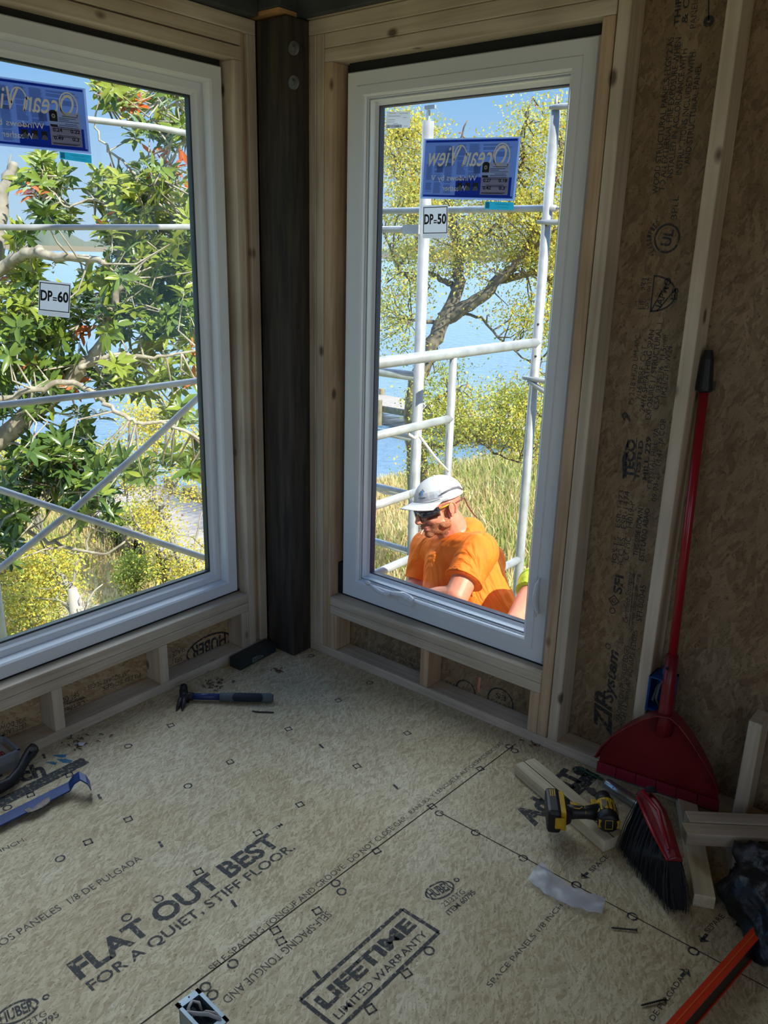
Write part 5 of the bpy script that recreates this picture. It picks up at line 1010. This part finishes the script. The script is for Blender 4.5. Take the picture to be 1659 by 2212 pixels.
m = MB(); m.tube([A_+u*.03-w_*.019-dn*.030, A_+u*Lb*.5-w_*.008-dn*.044, A_+u*Lb*.92-w_*.014-dn*.018], [.006, .005, .003], 8); m.tube([A_+u*.02-w_*.026-dn*.004, A_+u*Lb*.5-w_*.028-dn*.004, A_+u*Lb*.99-w_*.02-dn*.002], [.005, .006, .004], 8); child(m, 'head_rib', REDD, br, smooth=True)
m = MB(); c = A_+u*.045-dn*.038; m.tube([c, c-dn*.014+u*-.008], [.015, .013], 14); child(m, 'handle_socket', BLACK, br, smooth=True)
nb = 900; V = []; F = []
for i in range(nb):
    t = random.random(); q = random.uniform(-1, 1); b0_ = A_+u*Lb*(.02+.96*t)+w_*q*.020; tip = T0+(T1-T0)*(t*1.06-.03)+w_*q*.030+rng.normal(0, .004, 3); tip[2] = max(.001, tip[2]+abs(random.gauss(0, .004)))
    mid = (b0_+tip)/2+w_*q*.006; sd_ = unit(np.cross(tip-b0_, rng.normal(0, 1, 3)))*.0011; k = len(V); V += [b0_-sd_, b0_+sd_, mid+sd_, mid-sd_, tip+sd_*.6, tip-sd_*.6]; F += [(k, k+1, k+2, k+3), (k+3, k+2, k+4, k+5)]
o = child(MB().add(V, F), 'bristles', pm('black_bristles', (.018, .022, .026), .45), br); o['kind'] = 'stuff'
core = MB(); core.add([A_-w_*.014, A_+w_*.014, B_+w_*.014, B_-w_*.014, T0-w_*.018+ZUP*.01, T0+w_*.018+ZUP*.01, T1+w_*.018+ZUP*.01, T1-w_*.018+ZUP*.01], [(0, 1, 2, 3), (4, 5, 6, 7), (0, 1, 5, 4), (1, 2, 6, 5), (2, 3, 7, 6), (3, 0, 4, 7)]); o = child(core, 'bristle_core', pm('bristle_core', (.006, .007, .008), .8), br)
# more timber
timber('timber_offcut', fl(1500, 1935, .038), fl(1546, 1937, .038)+0*ZUP, fl(1440, 1700, .038)+(fl(1546, 1937, .038)-fl(1475, 1940, .038)), .0375, 'timber offcut on the floor running under the broom bristles', LPINE)
q0 = fl(1475, 1800, .118); q1 = fl(1488, 1752, .118); q2 = fl(1800, 1766, .118)
timber('timber_offcut', q0+(q1-q0)*.0, q0+(q1-q0)*.46, q0+(q1-q0)*.46+(q2-q1), .0375, 'front one of two timber offcuts stacked side by side near the stub stud', LX)
timber('timber_offcut', q0+(q1-q0)*.56, q1, q2, .0375, 'rear one of two timber offcuts stacked side by side near the stub stud', LX)
timber('timber_offcut', fl(1560, 1840, .079), fl(1600, 1800, .079), fl(1840, 1850, .079), .078, 'dark wood block carrying the two side by side offcuts', LX)
# trash bag
cc = fl(1718, 1966, .06); V = []; F = []; nu, nv = 64, 36
from mathutils import noise as mn
for j in range(nv+1):
    for i in range(nu):
        th = PI*j/nv; ph = 2*PI*i/nu; dd = np.array([math.sin(th)*math.cos(ph), math.sin(th)*math.sin(ph), math.cos(th)])
        q = Vector(dd*2.1); r_ = 1+.34*mn.noise(q)+.20*abs(mn.noise(q*2.7))+.10*abs(mn.noise(q*6)); p = cc+(unit([CR[0], CR[1], 0])*dd[0]*.135+unit([CF[0], CF[1], 0])*dd[1]*.20+ZUP*dd[2]*.10)*r_; p[2] = max(.002, p[2]); V.append(p)
for j in range(nv):
    for i in range(nu): F.append((j*nu+i, (j+1)*nu+i, (j+1)*nu+(i+1) % nu, j*nu+(i+1) % nu))
BAG = pm('black_film', (.006, .007, .009), .38, bump=.9, scale=22, col2=(.012, .014, .02)); tag(MB().add(V, F).build('trash_bag', BAG, smooth=True), 'crumpled black plastic trash bag at the right edge', 'trash bag')
# red spirit level
lv = empty('spirit_level', tuple(fl(1560, 2120))); tag(lv, 'red box level with a black side standing on edge at the lower right corner', 'spirit level')
a0_, b0_ = fl(1509, 2212), fl(1659, 2037); d = unit(b0_-a0_); n = unit(np.cross(ZUP, d)); c = (a0_+b0_)/2+d*.04; n = n if n@(fl(1400, 2100)-c) > 0 else -n; Lv = .80
LR = pm('level_red', (.55, .030, .008), .3, coat=.3); c = c+n*.013
m = MB(); m.obox(c+ZUP*.0585, d, n, ZUP, Lv/2, .013, .0025); m.obox(c+ZUP*.0025, d, n, ZUP, Lv/2, .013, .0025); child(m, 'flange', LR, lv, bevel=.001)
m = MB().obox(c+ZUP*.0305, d, n, ZUP, Lv/2-.002, .0095, .0262); child(m, 'web', pm('level_black', (.012, .010, .009), .4), lv)
m = MB().obox(c+ZUP*.0612, d, n, ZUP, Lv/2-.004, .0015, .0006); child(m, 'top_groove', pm('level_orange', (.62, .10, .02), .3), lv)
# ================================================================= PEOPLE
SKIN = pm('sunburnt_skin', (.68, .25, .16), .5, var=.08, scale=30); BEARD = pm('ginger_beard', (.36, .13, .06), .8, var=.3, scale=160); LIPM = pm('lip', (.42, .13, .10), .5)
def hivis(name, col, col2):
    m = pm(name, col, .75, col2=col2, scale=3); t = m.node_tree; b = t.nodes['Principled BSDF']; N = t.nodes.new
    tc = N('ShaderNodeTexCoord'); mp = N('ShaderNodeMapping'); mp.inputs['Scale'].default_value = (9, 4, 2.2); mp.inputs['Rotation'].default_value = (.3, .5, .2); t.links.new(tc.outputs['Object'], mp.inputs[0])
    n = N('ShaderNodeTexNoise'); n.inputs['Scale'].default_value = 1.6; n.inputs['Detail'].default_value = 2.5; n.inputs['Distortion'].default_value = 1.2; t.links.new(mp.outputs[0], n.inputs[0])
    bp = N('ShaderNodeBump'); bp.inputs['Strength'].default_value = .8; bp.inputs['Distance'].default_value = .05; t.links.new(n.outputs[0], bp.inputs['Height']); t.links.new(bp.outputs[0], b.inputs['Normal']); return m
ORANGE = hivis('hivis_orange_shirt', (1.0, .20, .008), (1.0, .225, .010)); LIME = hivis('hivis_lime_shirt', (.62, .85, .04), (.58, .80, .04)); JEAN = pm('dark_jeans', (.04, .06, .11), .8, var=.2, scale=40); BOOT = pm('brown_boot', (.14, .08, .04), .6)
def cap_(m, a, b, ra, rb, n=16):                      # tapered capsule
    a, b = np.array(a, float), np.array(b, float); d = b-a; L_ = np.linalg.norm(d); d = d/L_; pts = []; rs = []
    for k in range(5): t = PI/2*(1-k/5); pts.append(a-d*ra*math.sin(t)); rs.append(max(.0005, ra*math.cos(t)))
    pts += [a, b]; rs += [ra, rb]
    for k in range(1, 6): t = PI/2*k/5; pts.append(b+d*rb*math.sin(t)); rs.append(max(.0005, rb*math.cos(t)))
    m.tube(pts, rs, n)
def fuse(m, name, mats, parent, voxel, smooth=4, pick=None, loc=None, disp=None):
    o = m.build(name, mats[0]); r = o.modifiers.new('r', 'REMESH'); r.mode = 'VOXEL'; r.voxel_size = voxel
    if smooth: s = o.modifiers.new('s', 'SMOOTH'); s.iterations = smooth; s.factor = .5
    dg = bpy.context.evaluated_depsgraph_get(); dg.update(); me = bpy.data.meshes.new_from_object(o.evaluated_get(dg)); old = o.data; bpy.data.objects.remove(o); bpy.data.meshes.remove(old)
    me.materials.clear()
    for q in mats: me.materials.append(q)
    nv_ = len(me.vertices); co = np.empty(nv_*3, np.float32); me.vertices.foreach_get('co', co); co = co.reshape(-1, 3)
    if disp is not None: co = disp(co, me); me.vertices.foreach_set('co', co.astype(np.float32).ravel())
    if pick is not None:
        cen = np.empty(len(me.polygons)*3, np.float32); me.polygons.foreach_get('center', cen); me.polygons.foreach_set('material_index', pick(cen.reshape(-1, 3)).astype(np.int32))
    me.polygons.foreach_set('use_smooth', np.ones(len(me.polygons), bool)); me.update(); me.name = name
    o = bpy.data.objects.new(name, me); link(o, parent)
    if parent is not None: o.matrix_parent_inverse = Matrix.Translation(-parent.location)
    return o
def hand(m, w, d, nrm, s=1.0, curl=.5):               # wrist, direction, palm normal: palm, four unequal fingers, thumb
    w, d, nrm = np.array(w, float), unit(d), unit(nrm); sdv = unit(np.cross(d, nrm)); nrm = unit(np.cross(sdv, d))
    for k in (-1.5, -.5, .5, 1.5): cap_(m, w+sdv*k*.012*s, w+d*.085*s+sdv*k*.0195*s, .016*s, .0125*s, 10)
    for k, L_ in zip((-1.5, -.5, .5, 1.5), (.034, .042, .045, .040)):
        p = w+d*.088*s+sdv*k*.021*s; dd = d
        for j, f in enumerate((1.0, .72, .55)):
            dd = unit(dd*math.cos(curl*.75)+nrm*math.sin(curl*.75)); q = p+dd*L_*f*s; cap_(m, p, q, (.0095-.001*j)*s, (.0088-.001*j)*s, 9); p = q
    p = w+sdv*-.028*s+d*.025*s; dd = unit(d*.7-sdv*.75+nrm*.3)
    for L_, r0, r1 in ((.038, .014, .011), (.030, .0105, .0095), (.022, .0095, .008)): q = p+dd*L_*s; cap_(m, p, q, r0*s, r1*s, 9); p = q; dd = unit(dd+nrm*.35+d*.25)
# ---- worker in orange
HC = at(946, 1094, 3.40); hf = unit(-.82*CR-.29*CU-.46*CF); hu = CU+.22*CR+.05*CF; hu = unit(hu-hf*(hu@hf)); hs = np.cross(hu, hf)       # hs = his left
def H(f, s, u): return HC+hf*f+hs*s+hu*u
NB = at(992, 1165, 3.46); shN, shF = at(1030, 1192, 3.30), at(922, 1180, 3.62); elN = at(985, 1290, 3.20); wrN = at(878, 1294, 3.44); elF = at(902, 1258, 3.60); wrF = at(868, 1300, 3.50); PV = at(1062, 1405, 3.42)
p_ = empty('person', (float(PV[0]), float(PV[1]), -.95)); tag(p_, 'person in an orange t-shirt, white cap and sunglasses bending over their work on the scaffold', 'person')
m = MB(); E_ = lambda f, s, u, a, b, c, **k: m.ell(H(f, s, u), a, b, c, hf, hs, hu, **k)
E_(-.012, 0, .028, .098, .077, .088); E_(.030, 0, -.025, .062, .064, .078); E_(.036, 0, -.078, .046, .046, .034); E_(.070, 0, -.098, .020, .024, .017); E_(-.01, 0, -.035, .07, .062, .06)
for q in (-1, 1):
    E_(.066, q*.036, -.030, .024, .022, .022); E_(.078, q*.026, .016, .018, .026, .012); E_(.012, q*.058, -.062, .034, .012, .022); E_(.100, q*.013, -.040, .009, .008, .007, nu=10, nv=8)
    E_(-.012, q*.079, -.012, .017, .007, .028, nu=12); E_(-.014, q*.083, .006, .015, .006, .014, nu=12); E_(-.006, q*.080, -.034, .008, .006, .010, nu=10, nv=8)
cap_(m, H(.088, 0, .012), H(.112, 0, -.034), .009, .0125, 10); E_(.086, 0, -.062, .014, .026, .008); E_(.084, 0, -.074, .014, .022, .009); E_(.082, 0, -.052, .014, .022, .010)
cap_(m, H(-.028, 0, -.05), NB, .060, .066, 18); cap_(m, H(.0, 0, -.07), NB-CR*.02, .046, .056, 16)
cap_(m, NB, (shN+shF)/2+(PV-NB)*.35, .08, .12); cap_(m, (shN+shF)/2+(PV-NB)*.35, PV, .12, .12); cap_(m, shN, shF, .055, .055)
cap_(m, shN, elN, .054, .049); cap_(m, elN, elN+(wrN-elN)*.35, .049, .046); cap_(m, elN+(wrN-elN)*.3, wrN, .046, .029); cap_(m, shF, elF, .054, .044); cap_(m, elF, wrF, .044, .029)
hand(m, wrN, wrN-elN-CU*.03, -ZUP, .95, .7); hand(m, wrF, wrF-elF, -ZUP, .95, .7)
hipd = unit([CR[0], CR[1], 0]); hl = np.array([.0, .10, 0]) ; FT = []
for q in (-1, 1):
    hip = PV+hs*[1, 1, 0]*q*.09-ZUP*.02; ft = np.array([hip[0]+.02*q, hip[1]-.02+.10*q, -.90]); kn = (hip+ft)/2+np.array([0, .06, 0]); FT.append((hip, kn, ft)); cap_(m, hip, kn, .082, .058); cap_(m, kn, ft, .056, .040)
def pickskin(c):
    d = c-HC; f, s, u = d@hf, d@hs, d@hu; r = np.zeros(len(c), int)
    jaw = (u < -.052) & (u > -.118) & (f > .004)
    side = (np.abs(s) > .045) & (f > -.004) & (f < .024) & (u < .02) & (u > -.10)
    mous = (u < -.044) & (u > -.058) & (f > .07) & (np.abs(s) < .032)
    ch = (f > .076) & (np.abs(s) < .026) & (u < -.058) & (u > -.079)
    r[(jaw | side | mous)] = 1; r[ch] = 2; return r
fuse(m, 'body', [SKIN, BEARD, LIPM], p_, .0045, 3, pickskin)
m = MB(); m.tube([H(.0975, -.024, -.0675), H(.1015, 0, -.0665), H(.0975, .024, -.0685)], [.0008, .0016, .0008], 6); child(m, 'mouth_line', pm('mouth_dark', (.12, .03, .025), .6), p_)
m = MB(); m.tube([H(.098, .010, -.068), H(.118, .014, -.082)], [.0022, .0018], 8); child(m, 'toothpick', pm('white_stick', (.85, .83, .78), .5), p_)
for q in (-1, 1): pass
m = MB()
for k in range(14):
    a = -1.9+k*.33; 
m.tube([H(-.012+.016*math.sin(a), .0885, -.006+.026*math.cos(a)) for a in np.linspace(-2.6, 2.4, 16)], .0034, 7); child(m, 'ear_rim', SKIN, p_, smooth=True)
# shirt
m = MB(); CH = lambda x, y, d: at(x, y, d)
cap_(m, shF-CU*.01, shN-CU*.005, .078, .084); cap_(m, CH(1012, 1165, 3.45), CH(1040, 1215, 3.46), .070, .105); cap_(m, CH(972, 1222, 3.47), CH(972, 1300, 3.44), .112, .120)
cap_(m, CH(1022, 1226, 3.44), CH(1040, 1320, 3.42), .128, .140); cap_(m, CH(985, 1300, 3.44), PV, .125, .140); cap_(m, CH(1045, 1310, 3.42), PV+CR*.01, .140, .155)
slN = shN+(elN-shN)*.60; cap_(m, shN+CR*.006, slN, .086, .074); 
slF = shF+(elF-shF)*.85; cap_(m, shF, slF, .074, .062); cap_(m, at(985, 1150, 3.47), at(1015, 1150, 3.47), .062, .066)
def cut(co, me):
    # flat cuffs: squash everything beyond the sleeve ends onto the cuff plane
    for a, b in ((shN, slN), (shF, slF)):
        d = unit(b-a); t = (co-b)@d; near = np.linalg.norm(co-b-np.outer(t, d), axis=1) < .10; k = (t > .0) & near & (t < .12)
        rad = co[k]-b-np.outer(t[k], d); rr_ = np.linalg.norm(rad, axis=1)[:, None]+1e-9; R_ = .074 if a is shN else .062
        co[k] = b+rad/rr_*np.minimum(R_*.99, rr_+t[k][:, None]*.6)*1.0+np.outer(np.minimum(t[k], .012), d)
    d = co-HC; 
    return co
fuse(m, 'shirt', [ORANGE], p_, .006, 5, None, disp=cut)
m = MB(); cN = at(984, 1160, 3.42); ax = unit(HC-NB); e1_ = unit(np.cross(ax, CF)); e2_ = np.cross(ax, e1_)
m.tube([NB+ax*.018+e1_*.068*math.cos(t)+e2_*.072*math.sin(t) for t in np.linspace(0, 2*PI, 30)], .0075, 8, cap=False); child(m, 'collar', ORANGE, p_, smooth=True)
for s_, R_, nm in ((slN, .0765, 'cuff'),):
    d = unit(elN-shN); e1_ = unit(np.cross(d, CF)); e2_ = np.cross(d, e1_); m = MB(); m.tube([s_+d*.006+e1_*R_*math.cos(t)+e2_*R_*math.sin(t) for t in np.linspace(0, 2*PI, 34)], .0042, 7, cap=False); child(m, nm, ORANGE, p_, smooth=True)
m = MB()
for hip, kn, ft in FT: cap_(m, hip, kn, .10, .074); cap_(m, kn, ft+ZUP*.04, .072, .066)
cap_(m, PV-ZUP*.03, PV, .14, .135); fuse(m, 'trousers', [JEAN], p_, .012, 3)
for hip, kn, ft in FT: mm = MB(); mm.ell(ft+np.array([0, .06, -.005]), .05, .13, .045); child(mm, 'boot', BOOT, p_, smooth=True)
# cap
CW = pm('cap_white', (.80, .80, .86), .8); CG = pm('cap_front_shaded', (.50, .51, .56), .8); CBK = pm('cap_button', (.7, .7, .76), .8)  # one white cloth; front and brim greyed as the shaded side
m = MB(); vs = []; fs = []; mi_ = []; nu, nv = 48, 12; KC = (-.014, 0, .038); RX, RY, RZ = .110, .090, .090
def dome(a, t, e=0.0): return H(KC[0]+(RX+e)*math.cos(a)*math.cos(t), (RY+e)*math.sin(a)*math.cos(t), KC[2]+(RZ+e)*math.sin(t)*(1.0))
for j in range(nv+1):
    for i in range(nu): vs.append(dome(2*PI*i/nu, -.05+(PI/2+.045)*j/nv))
for j in range(nv):
    for i in range(nu):
        fs.append((j*nu+i, j*nu+(i+1) % nu, (j+1)*nu+(i+1) % nu, (j+1)*nu+i)); a = 2*PI*(i+.5)/nu; mi_.append(1 if math.cos(a) > .12 else 0)
m.v = [tuple(q) for q in vs]; m.f = fs; m.m = mi_; capo = child(m, 'cap', [CW, CG], p_, smooth=True); sl = capo.modifiers.new('s', 'SOLIDIFY'); sl.thickness = .002
def sub(mb, name, mats, par, **k):
    return mb.build(name, mats, par, **k)
m = MB(); na, nt_ = 22, 7; vs = []
for j in range(nt_+1):
    for i in range(na+1):
        a = math.radians(-68+136*i/na); t = j/nt_; vs.append(H(KC[0]+RX*math.cos(a)+.074*t*math.cos(a*.62)+0, RY*math.sin(a)*(1+.05*t), KC[2]+.004-.004*t-(.008+.020*t)*(math.sin(a)**2)))
m.add(vs, [(j*(na+1)+i, j*(na+1)+i+1, (j+1)*(na+1)+i+1, (j+1)*(na+1)+i) for j in range(nt_) for i in range(na)]); o = sub(m, 'brim', CG, capo, smooth=True); sl = o.modifiers.new('s', 'SOLIDIFY'); sl.thickness = .003
m = MB().ell(dome(0, PI/2, .001), .006, .006, .003, nu=10, nv=6); sub(m, 'cap_button', CBK, capo, smooth=True)
LG = [pm('logo_navy', (.015, .03, .08), .7), pm('logo_blue', (.06, .22, .60), .7)]
m = MB()
def onc(x, z, e=.0022): return dome(math.radians(16)+x/.10, .50+z/.10, e)
for x0, x1, z0, z1, c in ((-.013, -.008, -.010, .004, 0), (-.007, -.002, -.010, .010, 0), (-.001, .005, -.010, .014, 1), (.006, .011, -.010, .008, 1)): m.add([onc(x0, z0), onc(x1, z0), onc(x1, z1), onc(x0, z1)], [(0, 1, 2, 3)], c)
m.add([onc(.002, .020), onc(.020, .004), onc(.018, .002), onc(.002, .016)], [(0, 1, 2, 3)], 0); m.add([onc(-.008, -.014), onc(.012, -.014), onc(.012, -.0125), onc(-.008, -.0125)], [(0, 1, 2, 3)], 1)
for k in range(7): m.add([onc(-.012+k*.0055, -.024), onc(-.0085+k*.0055, -.024), onc(-.0085+k*.0055, -.0185), onc(-.012+k*.0055, -.0185)], [(0, 1, 2, 3)], 0)
sub(m, 'cap_logo', LG, capo)
# sunglasses
SG = pm('sunglass_lens', (.012, .010, .014), .08, coat=1.0); m = MB(); vs = []; na = 26
for i in range(na+1):
    a = math.radians(-72+144*i/na); c_ = abs(math.sin(a)); lo = -.030+.012*c_**3 if abs(a) > .12 else -.012; lo = lo if abs(a) > .12 else -.010
    vs += [H(.016+.089*math.cos(a), .079*math.sin(a), lo), H(.018+.090*math.cos(a), .081*math.sin(a), .012+.006*c_)]
m.add(vs, [(2*i, 2*i+1, 2*i+3, 2*i+2) for i in range(na)]); sg = child(m, 'sunglasses', SG, p_, smooth=True); sl = sg.modifiers.new('s', 'SOLIDIFY'); sl.thickness = .002
for q in (-1, 1): m = MB(); m.tube([H(.045, q*.079, .008), H(.02, q*.085, .012), H(-.012, q*.087, .016), H(-.03, q*.086, .008)], [.004, .0036, .003, .003], 8, flat=.5); sub(m, 'temple', [pm('yellow_temple', (.65, .38, .02), .4)] if q > 0 else BLK, sg, smooth=True)
# clear safety glasses pushed up on the cap
CGL = glassmat('clear_lens', (.86, .86, .90), .18); m = MB(); vs = []
for i in range(na+1):
    a = math.radians(-70+140*i/na); vs += [H(KC[0]+(RX+.016)*math.cos(a), (RY+.012)*math.sin(a), KC[2]+.018), H(KC[0]+(RX+.012)*math.cos(a), (RY+.010)*math.sin(a), KC[2]+.048)]
m.add(vs, [(2*i, 2*i+1, 2*i+3, 2*i+2) for i in range(na)]); cg = child(m, 'safety_glasses', CGL, p_, smooth=True)
TG = pm('grey_temple', (.20, .18, .21), .4)
for q in (-1, 1): m = MB(); m.tube([H(KC[0]+.045, q*(RY+.002), KC[2]+.030), H(KC[0]-.01, q*(RY+.008), KC[2]+.040), H(KC[0]-.05, q*(RY-.004), KC[2]+.034), H(KC[0]-.082, q*(RY-.030), KC[2]+.010)], [.003, .0035, .004, .004], 8); sub(m, 'temple', TG, cg, smooth=True)
m = MB().tube([vs[2*i] for i in range(na+1)], .0012, 5); sub(m, 'lens_rim', TG, cg)
m = MB().tube([H(-.03, .086, .010), at(1003, 1075, 3.42), at(1010, 1092, 3.44), at(1022, 1110, 3.47), at(1030, 1118, 3.50)], .0028, 7); child(m, 'glasses_cord', pm('red_brown_cord', (.16, .03, .03), .6), p_, smooth=True)
# ---- second worker, mostly hidden by the window frame
q_ = empty('person', (.52, -1.12, -.95)); tag(q_, 'person in a lime yellow shirt, only a bare arm showing beside the casement', 'person')
S2, E2 = at(1158, 1262, 3.16), at(1112, 1345, 3.02); W2 = at(1060, 1420, 3.05); T2 = at(1215, 1290, 3.25); P2_ = at(1225, 1440, 3.3); Hd = at(1235, 1160, 3.2)
m = MB(); cap_(m, S2, E2, .048, .038); cap_(m, E2, W2, .040, .028); hand(m, W2, W2-E2, -ZUP, .95, .6); S3 = at(1290, 1265, 3.4); E3 = at(1300, 1400, 3.3); W3 = at(1230, 1450, 3.2)
cap_(m, S2, S3, .06, .06); cap_(m, S3, E3, .048, .042); cap_(m, E3, W3, .040, .028); hand(m, W3, W3-E3, -ZUP, .95, .6); cap_(m, T2, P2_, .12, .12); cap_(m, T2, Hd, .06, .055); m.ell(Hd+ZUP*.06, .078, .096, .118); m.ell(Hd+np.array([0, .09, .04]), .014, .018, .02)
for s in (-1, 1): m.ell(Hd+np.array([s*.078, 0, .05]), .008, .016, .028, nu=10, nv=8)
L2 = []
for s in (-1, 1): hp = P2_+np.array([.0, .09*s, 0]); ft = np.array([hp[0]+.05, hp[1], -.90]); kn = (hp+ft)/2+np.array([0, .04, 0]); L2.append((hp, kn, ft)); cap_(m, hp, kn, .08, .058); cap_(m, kn, ft, .056, .04)
fuse(m, 'body', [SKIN], q_, .006, 3)
m = MB(); s_ = S2+(E2-S2)*.22; cap_(m, S2, s_, .068, .062); cap_(m, S2, S3, .072, .072); cap_(m, T2, P2_, .14, .14); cap_(m, S3, S3+(E3-S3)*.45, .068, .06)
def cut2(co, me):
    d = unit(E2-S2); t = (co-s_)@d; near = np.linalg.norm(co-s_-np.outer(t, d), axis=1) < .085; k = (t > 0) & near & (t < .1); rad = co[k]-s_-np.outer(t[k], d); rr_ = np.linalg.norm(rad, axis=1)[:, None]+1e-9
    co[k] = s_+rad/rr_*np.minimum(.061, rr_+t[k][:, None]*.6)+np.outer(np.minimum(t[k], .010), d); return co
fuse(m, 'shirt', [LIME], q_, .007, 4, None, disp=cut2)
m = MB(); 
for hp, kn, ft in L2: cap_(m, hp, kn, .098, .074); cap_(m, kn, ft+ZUP*.04, .072, .066)
cap_(m, P2_-ZUP*.04, P2_, .145, .14); fuse(m, 'trousers', [JEAN], q_, .014, 3)
for hp, kn, ft in L2: mm = MB(); mm.ell(ft+np.array([0, .06, -.005]), .05, .13, .045); child(mm, 'boot', BOOT, q_, smooth=True)
m = MB(); m.ell(Hd+ZUP*.10, .085, .102, .085); fuse(m, 'cap', [CW], q_, .01, 1)
